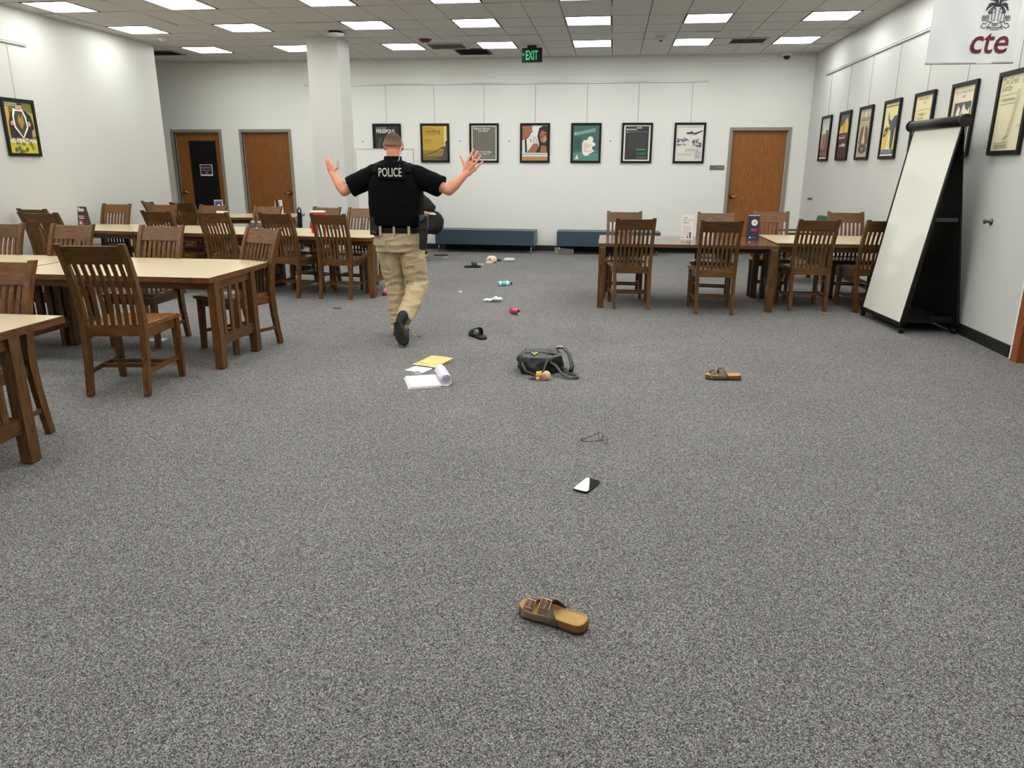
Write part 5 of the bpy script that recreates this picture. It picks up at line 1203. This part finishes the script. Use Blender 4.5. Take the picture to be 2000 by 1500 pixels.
mb = MB(); mb.tube([(-.125, -.08, .09), (-.150, -.16, .09), (-.12, -.215, .05), (-.05, -.235, .03), (.01, -.19, .05), (.03, -.10, .11), (.0, -.04, .135)], .011, ml, 10); mb.build('handle', t)
mb = MB(); mb.tube([(.10, .20, .13), (.145, .14, .15), (.185, .04, .13), (.215, -.06, .06), (.205, -.10, .03)], .016, ml, 12, flat=.55); mb.build('handle', t)
mb = MB(); mb.tube([(.05, -.10, .10), (.10, -.13, .075), (.15, -.18, .02), (.21, -.215, .014), (.255, -.20, .014), (.25, -.15, .016), (.20, -.10, .018), (.13, -.07, .05)], .016, ml, 10, flat=.4); mb.build('shoulder_strap', t)
mb = MB(); mb.tube([(-.165, .02, .125), (-.10, .0, .142), (-.01, -.005, .146), (.09, -.01, .135)], .0035, mat('zip_dark', (40, 40, 40), .4), 6); mb.build('zip', t)
mb = MB()
for c in ((-.080, -.03, .142), (-.055, -.03, .144), (-.067, -.04, .136)): mb.ball(c, (.013, .008, .008), mgd, 8, 6)
mb.build('gold_clasp', t)
mb = MB(); mb.ball((.10, .19, .145), (.014, .010, .008), mgd, 8, 6); mb.ball((.125, .175, .15), (.012, .009, .008), mgd, 8, 6); mb.tube([(.085, .215, .125), (.11, .20, .14), (.135, .165, .15)], .005, mgd, 6); mb.build('gold_clasp', t)
mb = MB(); mb.ball((.085, -.04, .125), (.010, .007, .007), M_CHROME, 8, 6); mb.build('ring', t)
# soft toy charm clipped to it
t = thing('plush_charm', 'small pink and yellow plush charm hanging off the black handbag', 'charm', (-.448, 5.115, 0))
mb = MB(); mb.ball((.035, 0, .035), (.032, .026, .034), mat('plush_cream', (226, 196, 150), .9, var=.2, vscale=60), 12, 8); mb.build('body', t)
mb = MB(); mb.ball((.02, -.02, .03), (.020, .014, .030), mat('plush_pink', (206, 130, 132), .9), 10, 8); mb.build('belly', t)
mb = MB(); mb.ball((-.018, -.01, .045), (.023, .020, .022), mat('plush_yellow', (222, 200, 96), .9), 12, 8); mb.ball((-.034, -.01, .060), .006, mat('plush_yellow', (222, 200, 96), .9), 8, 6); mb.ball((-.004, -.01, .064), .006, mat('plush_yellow', (222, 200, 96), .9), 8, 6); mb.build('head', t)
mb = MB(); mb.ball((-.026, -.022, .016), (.014, .012, .014), mat('pompom_yellow', (228, 214, 60), .9), 10, 8); mb.build('pompom', t)
mb = MB(); mb.tube([(-.03, -.01, .02), (-.06, -.012, .008), (-.09, -.01, .006)], [.006, .006, .003], flat(58, 44, 120), 6); mb.tube([(-.03, 0, .03), (-.055, .0, .024), (-.075, .002, .012)], [.006, .006, .003], flat(170, 70, 120), 6); mb.build('ribbon', t)

# papers
def sheet(mb, o, u, v, th, m, curl=None, nu=10):
    o, u, v = Vector(o), Vector(u), Vector(v)
    f = (lambda a, b: Vector((0, 0, 0))) if curl is None else curl
    A = [[mb.bm.verts.new(o+u*(i/nu)+v*j+f(i/nu, j)+Vector((0, 0, th))) for j in (0, 1)] for i in range(nu+1)]
    B = [[mb.bm.verts.new(o+u*(i/nu)+v*j+f(i/nu, j)) for j in (0, 1)] for i in range(nu+1)]
    for i in range(nu):
        mb._f([A[i][0], A[i+1][0], A[i+1][1], A[i][1]], m); mb._f([B[i][1], B[i+1][1], B[i+1][0], B[i][0]], m)
        for j in (0, 1): mb._f([A[i][j], B[i][j], B[i+1][j], A[i+1][j]], m)
    for i in (0, nu): mb._f([A[i][0], A[i][1], B[i][1], B[i][0]], m)
t = thing('notebook', 'open white notebook with its last pages curled over, on the carpet', 'notebook', (-1.327, 4.762, 0), D(22))
mp_ = mat('page_white', (240, 240, 238), .6)
mb = MB(); sheet(mb, (0, 0, .001), (.215, 0, 0), (0, .285, 0), .012, mp_, None, 2); mb.build('page_block', t, bevel=.001)
mb = MB(); sheet(mb, (-.012, -.004, .0), (.22, 0, 0), (0, .292, 0), .001, mat('cover_white', (226, 226, 222), .5), None, 2); mb.build('cover', t)
mb = MB(); R_ = .040
pts = []
for i in range(13):
    a = -PI/2+i/12*(PI*1.55); pts.append((.205+.045+R_*math.cos(a)*.95+.004, R_+.003+R_*math.sin(a)))
base_ = [(.200, .013), (.225, .006)]
prof = base_+pts[:]; ml_ = mat('page_curl', (232, 228, 240), .6)
A = [[mb.bm.verts.new((x, 0, z)) if y_ == 0 else mb.bm.verts.new((x, .285, z)) for y_ in (0, 1)] for x, z in prof]
for i in range(len(A)-1): mb._f([A[i][0], A[i+1][0], A[i+1][1], A[i][1]], ml_, True)
o = mb.build('curled_pages', t, fixn=False); md = o.modifiers.new('s', 'SOLIDIFY'); md.thickness = .0025
mb = MB()
for i in range(12): mb.poly([(.01, .03+.02*i, .0136), (.19, .03+.02*i, .0136), (.19, .0312+.02*i, .0136), (.01, .0312+.02*i, .0136)], flat(196, 204, 222))
mb.build('ruled_lines', t, fixn=False)
t = thing('manila_folder', 'yellow folder with white sheets half slid out, behind the notebook', 'folder', (-1.466, 5.351, 0), D(-18))
mf = mat('manila', (224, 194, 132), .6)
mb = MB(); sheet(mb, (.0, .0, .012), (.20, 0, 0), (.0, .275, 0), .002, mf, lambda a, b: Vector((0, 0, .010*b+.004*math.sin(a*3))), 6); mb.build('folder_flap', t)
mb = MB(); sheet(mb, (-.02, .02, .006), (.22, 0, 0), (.0, .25, 0), .002, mf, None, 3); mb.build('folder_back', t)
mb = MB(); sheet(mb, (.025, .06, .0215), (.14, .0, 0), (.0, .15, 0), .001, mat('yellow_note', (226, 218, 120), .6), None, 2); mb.build('yellow_sheet', t)
mb = MB(); sheet(mb, (.03, .22, .0235), (.14, .0, 0), (.0, .045, 0), .001, flat(206, 222, 232), None, 2); mb.build('blue_label', t)
mb = MB(); sheet(mb, (.02, -.14, .003), (.16, 0, 0), (.0, .21, 0), .0025, mp_, None, 3); mb.build('loose_sheets', t)
mb = MB(); mb.rings([[(.07+.028*k*math.cos(a), -.095+.02*k*math.sin(a), z) for a in (2*PI*i/20 for i in range(20))] for k, z in ((1, 0), (1, .010), (.9, .012))], mat('tape_white', (230, 228, 220), .5), caps=False); mb.rings([[(.07+.024*k*math.cos(a), -.095+.016*k*math.sin(a), z) for a in (2*PI*i/20 for i in range(20))] for k, z in ((1, 0), (1, .006))], M_BLACK)
o = mb.build('tape_roll', loc=(-1.46, 5.232, 0), rz=D(10)); tag(o, 'small white ring with a dark centre beside the white sheets', 'tape roll')

# drink can
def lying(loc, rz): return Matrix.Translation(Vector(loc)) @ Matrix.Rotation(rz, 4, 'Z')
t = thing('drink_can', 'pink drink can lying on its side, open end towards us', 'can', (-.955, 7.565, .033), math.atan2(-.105, .105))
ry = Matrix.Rotation(PI/2, 3, 'Y')
mcn = mat('can_pink', (206, 60, 100), .3, metal=.3, var=.35, vscale=25)
mb = MB(); mb.lathe([(0, -.060), (.024, -.060), (.033, -.050), (.033, .045), (.028, .056)], mcn, n=24, mtx=ry); mb.build('can_body', t)
mb = MB(); mb.lathe([(.028, .055), (.029, .060), (.026, .060), (.025, .056), (0, .056)], M_CHROME, n=24, mtx=ry); mb.build('can_end', t)
mb = MB(); mb.poly([(.0565, .012*math.cos(a)+.0, .012+.009*math.sin(a)) for a in (2*PI*i/12 for i in range(12))], flat(30, 8, 12)); mb.build('opening', t, fixn=False)
# teal bottle
t = thing('small_bottle', 'small teal and white bottle lying on its side with a dark cap', 'bottle', (-1.33, 9.46, .030), D(20))
mb = MB(); mb.lathe([(0, -.085), (.028, -.085), (.032, -.078), (.032, .055), (.018, .072), (.013, .080), (0, .08)], mat('bottle_teal', (96, 190, 190), .3, var=.3, vscale=30), n=20, mtx=ry); mb.build('bottle_body', t)
mb = MB(); mb.lathe([(0, .080), (.016, .080), (.016, .10), (0, .10)], M_BLACK, n=14, mtx=ry); mb.build('cap', t)
mb = MB(); mb.lathe([(.0325, -.07), (.033, -.068), (.033, -.05), (.0325, -.048)], M_WHITE, n=20, mtx=ry); mb.lathe([(.0325, .02), (.033, .022), (.033, .048), (.0325, .05)], M_WHITE, n=20, mtx=ry); mb.build('label_bands', t)
# crumpled cloth
s_ = MB(); mc = mat('wipe_white', (222, 230, 224), .8)
s_.tube([(-.11, .01, .018), (-.06, -.01, .016), (-.01, .01, .020), (.03, .0, .034), (.08, .02, .030), (.115, .03, .012)], [.016, .030, .034, .042, .030, .010], mc, 12, flat=.55)
o = s_.fuse('crumpled_wipe', None, .005, 2, wrinkle=.014, wscale=.028); o.location = (-1.295, 8.27, 0); tag(o, 'crumpled white wipe or wrapper on the carpet left of the pink can', 'wrapper')
# slip-on slide sandals
def slide(label, x, y, rz, tip=0.0):
    t = thing('slide_sandal', label, 'sandal', (x, y, 0), rz, 'pair of black slides')
    L, W = .26, .10; o2 = sole_outline(L, W)
    mb = MB(); mb.rings([[(a, b, 0) for a, b in o2], [(a, b, .022) for a, b in o2], [(L*.5+(a-L*.5)*.93, b*.9, .028) for a, b in o2], [(L*.5+(a-L*.5)*.85, b*.8, .022) for a, b in o2]], mat('slide_rubber', (24, 25, 24), .6)); mb.build('sole', t)
    mb = MB(); n = 12; R = []
    for k in (.12, .205):
        hh = .095 if k < .15 else .072
        for off in (0, -.008): R.append([(k-.012*math.sin(PI*i/n), .052*math.cos(PI*i/n)*(1+off*3), .014+(hh-.014+off)*max(0.0, math.sin(PI*i/n))**.6) for i in range(n+1)])
    A = [[mb.bm.verts.new(p) for p in r] for r in R]; ms = mat('slide_strap', (20, 20, 20), .5)
    for i in range(n):
        mb._f([A[0][i], A[0][i+1], A[2][i+1], A[2][i]], ms, True); mb._f([A[1][i], A[3][i], A[3][i+1], A[1][i+1]], ms, True); mb._f([A[0][i], A[1][i], A[1][i+1], A[0][i+1]], ms); mb._f([A[2][i], A[2][i+1], A[3][i+1], A[3][i]], ms)
    mb.build('strap', t, fixn=False)
slide('black slide sandal far off, in front of the blue bench', -2.20, 11.19, D(8)); 
slide('black slide sandal in mid carpet above the handbag', -1.07, 6.33, math.atan2(.17, -.13))
# ball cap
t = thing('ball_cap', 'small white and red ball cap on the floor before the blue bench', 'cap', (-1.885, 11.90, 0), D(-100))
mb = MB(); mb.lathe([(.085, .012), (.088, .04), (.078, .075), (.05, .10), (0, .108)], mat('cap_white', (216, 200, 184), .7, var=.1), n=22); mb.build('crown', t)
mb = MB(); mb.plate([(.06, -.07, .012), (.14, -.05, .004), (.165, 0, .003), (.14, .05, .004), (.06, .07, .012)], .004, mat('cap_brim', (206, 196, 180), .7), axis=2); mb.build('brim', t)
mb = MB(); mb.ball((.084, 0, .055), (.006, .022, .018), flat(170, 60, 50), 10, 6); mb.build('patch', t)
# clear bottle and dark cloth by it
t = thing('water_bottle', 'clear plastic bottle lying before the blue bench, right of the cap', 'bottle', (-1.60, 12.02, .033), D(2))
mcb = mat('clear_plastic', (210, 214, 214), .1, coat=.5, alpha=.75); mb = MB(); mb.lathe([(0, -.09), (.03, -.09), (.033, -.08), (.029, -.05), (.033, -.02), (.029, .01), (.033, .04), (.02, .07), (.012, .085), (0, .085)], mcb, n=20, mtx=ry); mb.build('bottle_body', t)
mb = MB(); mb.lathe([(0, -.1), (.013, -.1), (.013, -.088), (0, -.088)], M_WHITE, n=14, mtx=ry); mb.build('cap', t)
s_ = MB(); s_.tube([(-.08, 0, .010), (-.02, .01, .018), (.05, 0, .012)], [.012, .03, .016], M_BLACK, 10, flat=.6); o = s_.fuse('crumpled_black_cloth', None, .006, 2, wrinkle=.01, wscale=.03, m=mat('black_cloth', (22, 22, 26), .8)); o.location = (-1.79, 12.06, 0); tag(o, 'small crumpled black cloth between the cap and the clear bottle', 'cloth')
# little scraps
def scrap(name, label, cat, x, y, rz, w, d, h, col):
    mb = MB(); mb.hexa([(-w/2, -d/2, 0), (w/2, -d/2*.8, 0), (w/2*.9, d/2, 0), (-w/2, d/2*.9, 0), (-w/2, -d/2, h), (w/2, -d/2*.8, h*.7), (w/2*.9, d/2, h), (-w/2, d/2*.9, h*.6)], flat(*col)); o = mb.build(name, loc=(x, y, 0), rz=rz); tag(o, label, cat); return o
scrap('paper_scrap', 'tiny white scrap on the carpet between the officer and the wipe', 'scrap', -1.80, 8.90, 0, .04, .05, .004, (238, 236, 230))
scrap('paper_strip', 'white paper strip beside the far black slide', 'scrap', -2.03, 11.62, D(4), .13, .05, .003, (226, 226, 222))
scrap('paper_piece', 'white paper piece on the carpet under the nearest chair', 'scrap', -3.93, 5.90, D(10), .16, .12, .004, (196, 196, 190))
scrap('red_book', 'flat dark red book on the floor seen under the brown table', 'book', .14, 9.25, 0, .16, .16, .02, (110, 50, 44))
scrap('paper_bag', 'pale crumpled paper under the left end of the second blue bench', 'paper', -.80, 13.4, 0, .34, .12, .11, (150, 144, 126))
scrap('white_scrap', 'white scrap by the dark strips near the bench leg', 'scrap', -2.76, 12.43, 0, .08, .05, .004, (206, 206, 204))
mb = MB(); mb.box(-.12, .12, -.012, .012, 0, .014, M_BLACK); mb.box(-.12, .08, -.055, -.035, 0, .012, M_BLACK); o = mb.build('black_strips', loc=(-2.90, 12.72, 0)); tag(o, 'two dark strips lying side by side near the left bench leg', 'strip')
mb = MB(); mb.tube([(-.05, .012, .006), (.045, -.008, .006)], [.005, .0045], flat(40, 26, 24), 8); mb.tube([(.045, -.008, .006), (.06, -.011, .006)], [.004, .001], flat(20, 20, 20), 8); o = mb.build('pen', loc=(-2.90, 7.585, 0)); tag(o, 'dark pen lying on the carpet left of the officer', 'pen')
mb = MB(); pts = [(.03*math.cos(a)*(1+.3*math.sin(3*a))+.0, .05*math.sin(a), .004) for a in (2*PI*i/24 for i in range(25))]; mb.tube(pts, .003, M_BRASS, 6, caps=False); mb.ball((.045, .0, .008), (.014, .008, .007), M_BRASS, 8, 6); o = mb.build('gold_chain', loc=(-1.71, 6.36, 0)); tag(o, 'thin gold chain on the carpet by the officer\'s foot', 'chain')
t = thing('sneaker', 'pink and grey sneaker on the floor beside the officer\'s leg', 'shoe', (-2.60, 8.60, 0), D(250))
mb = MB(); mb.capsule((-.10, 0, .07), (.10, 0, .05), .050, .036, mat('sneaker_pink', (224, 150, 160), .6, var=.2, vscale=30), 12); mb.build('upper', t)
mb = MB(); mb.rings([[(a-.13, b, z) for a, b in sole_outline(.27, .095)] for z in (0, .03)], mat('sneaker_sole', (70, 70, 70), .7), smooth=False); mb.build('sole', t)
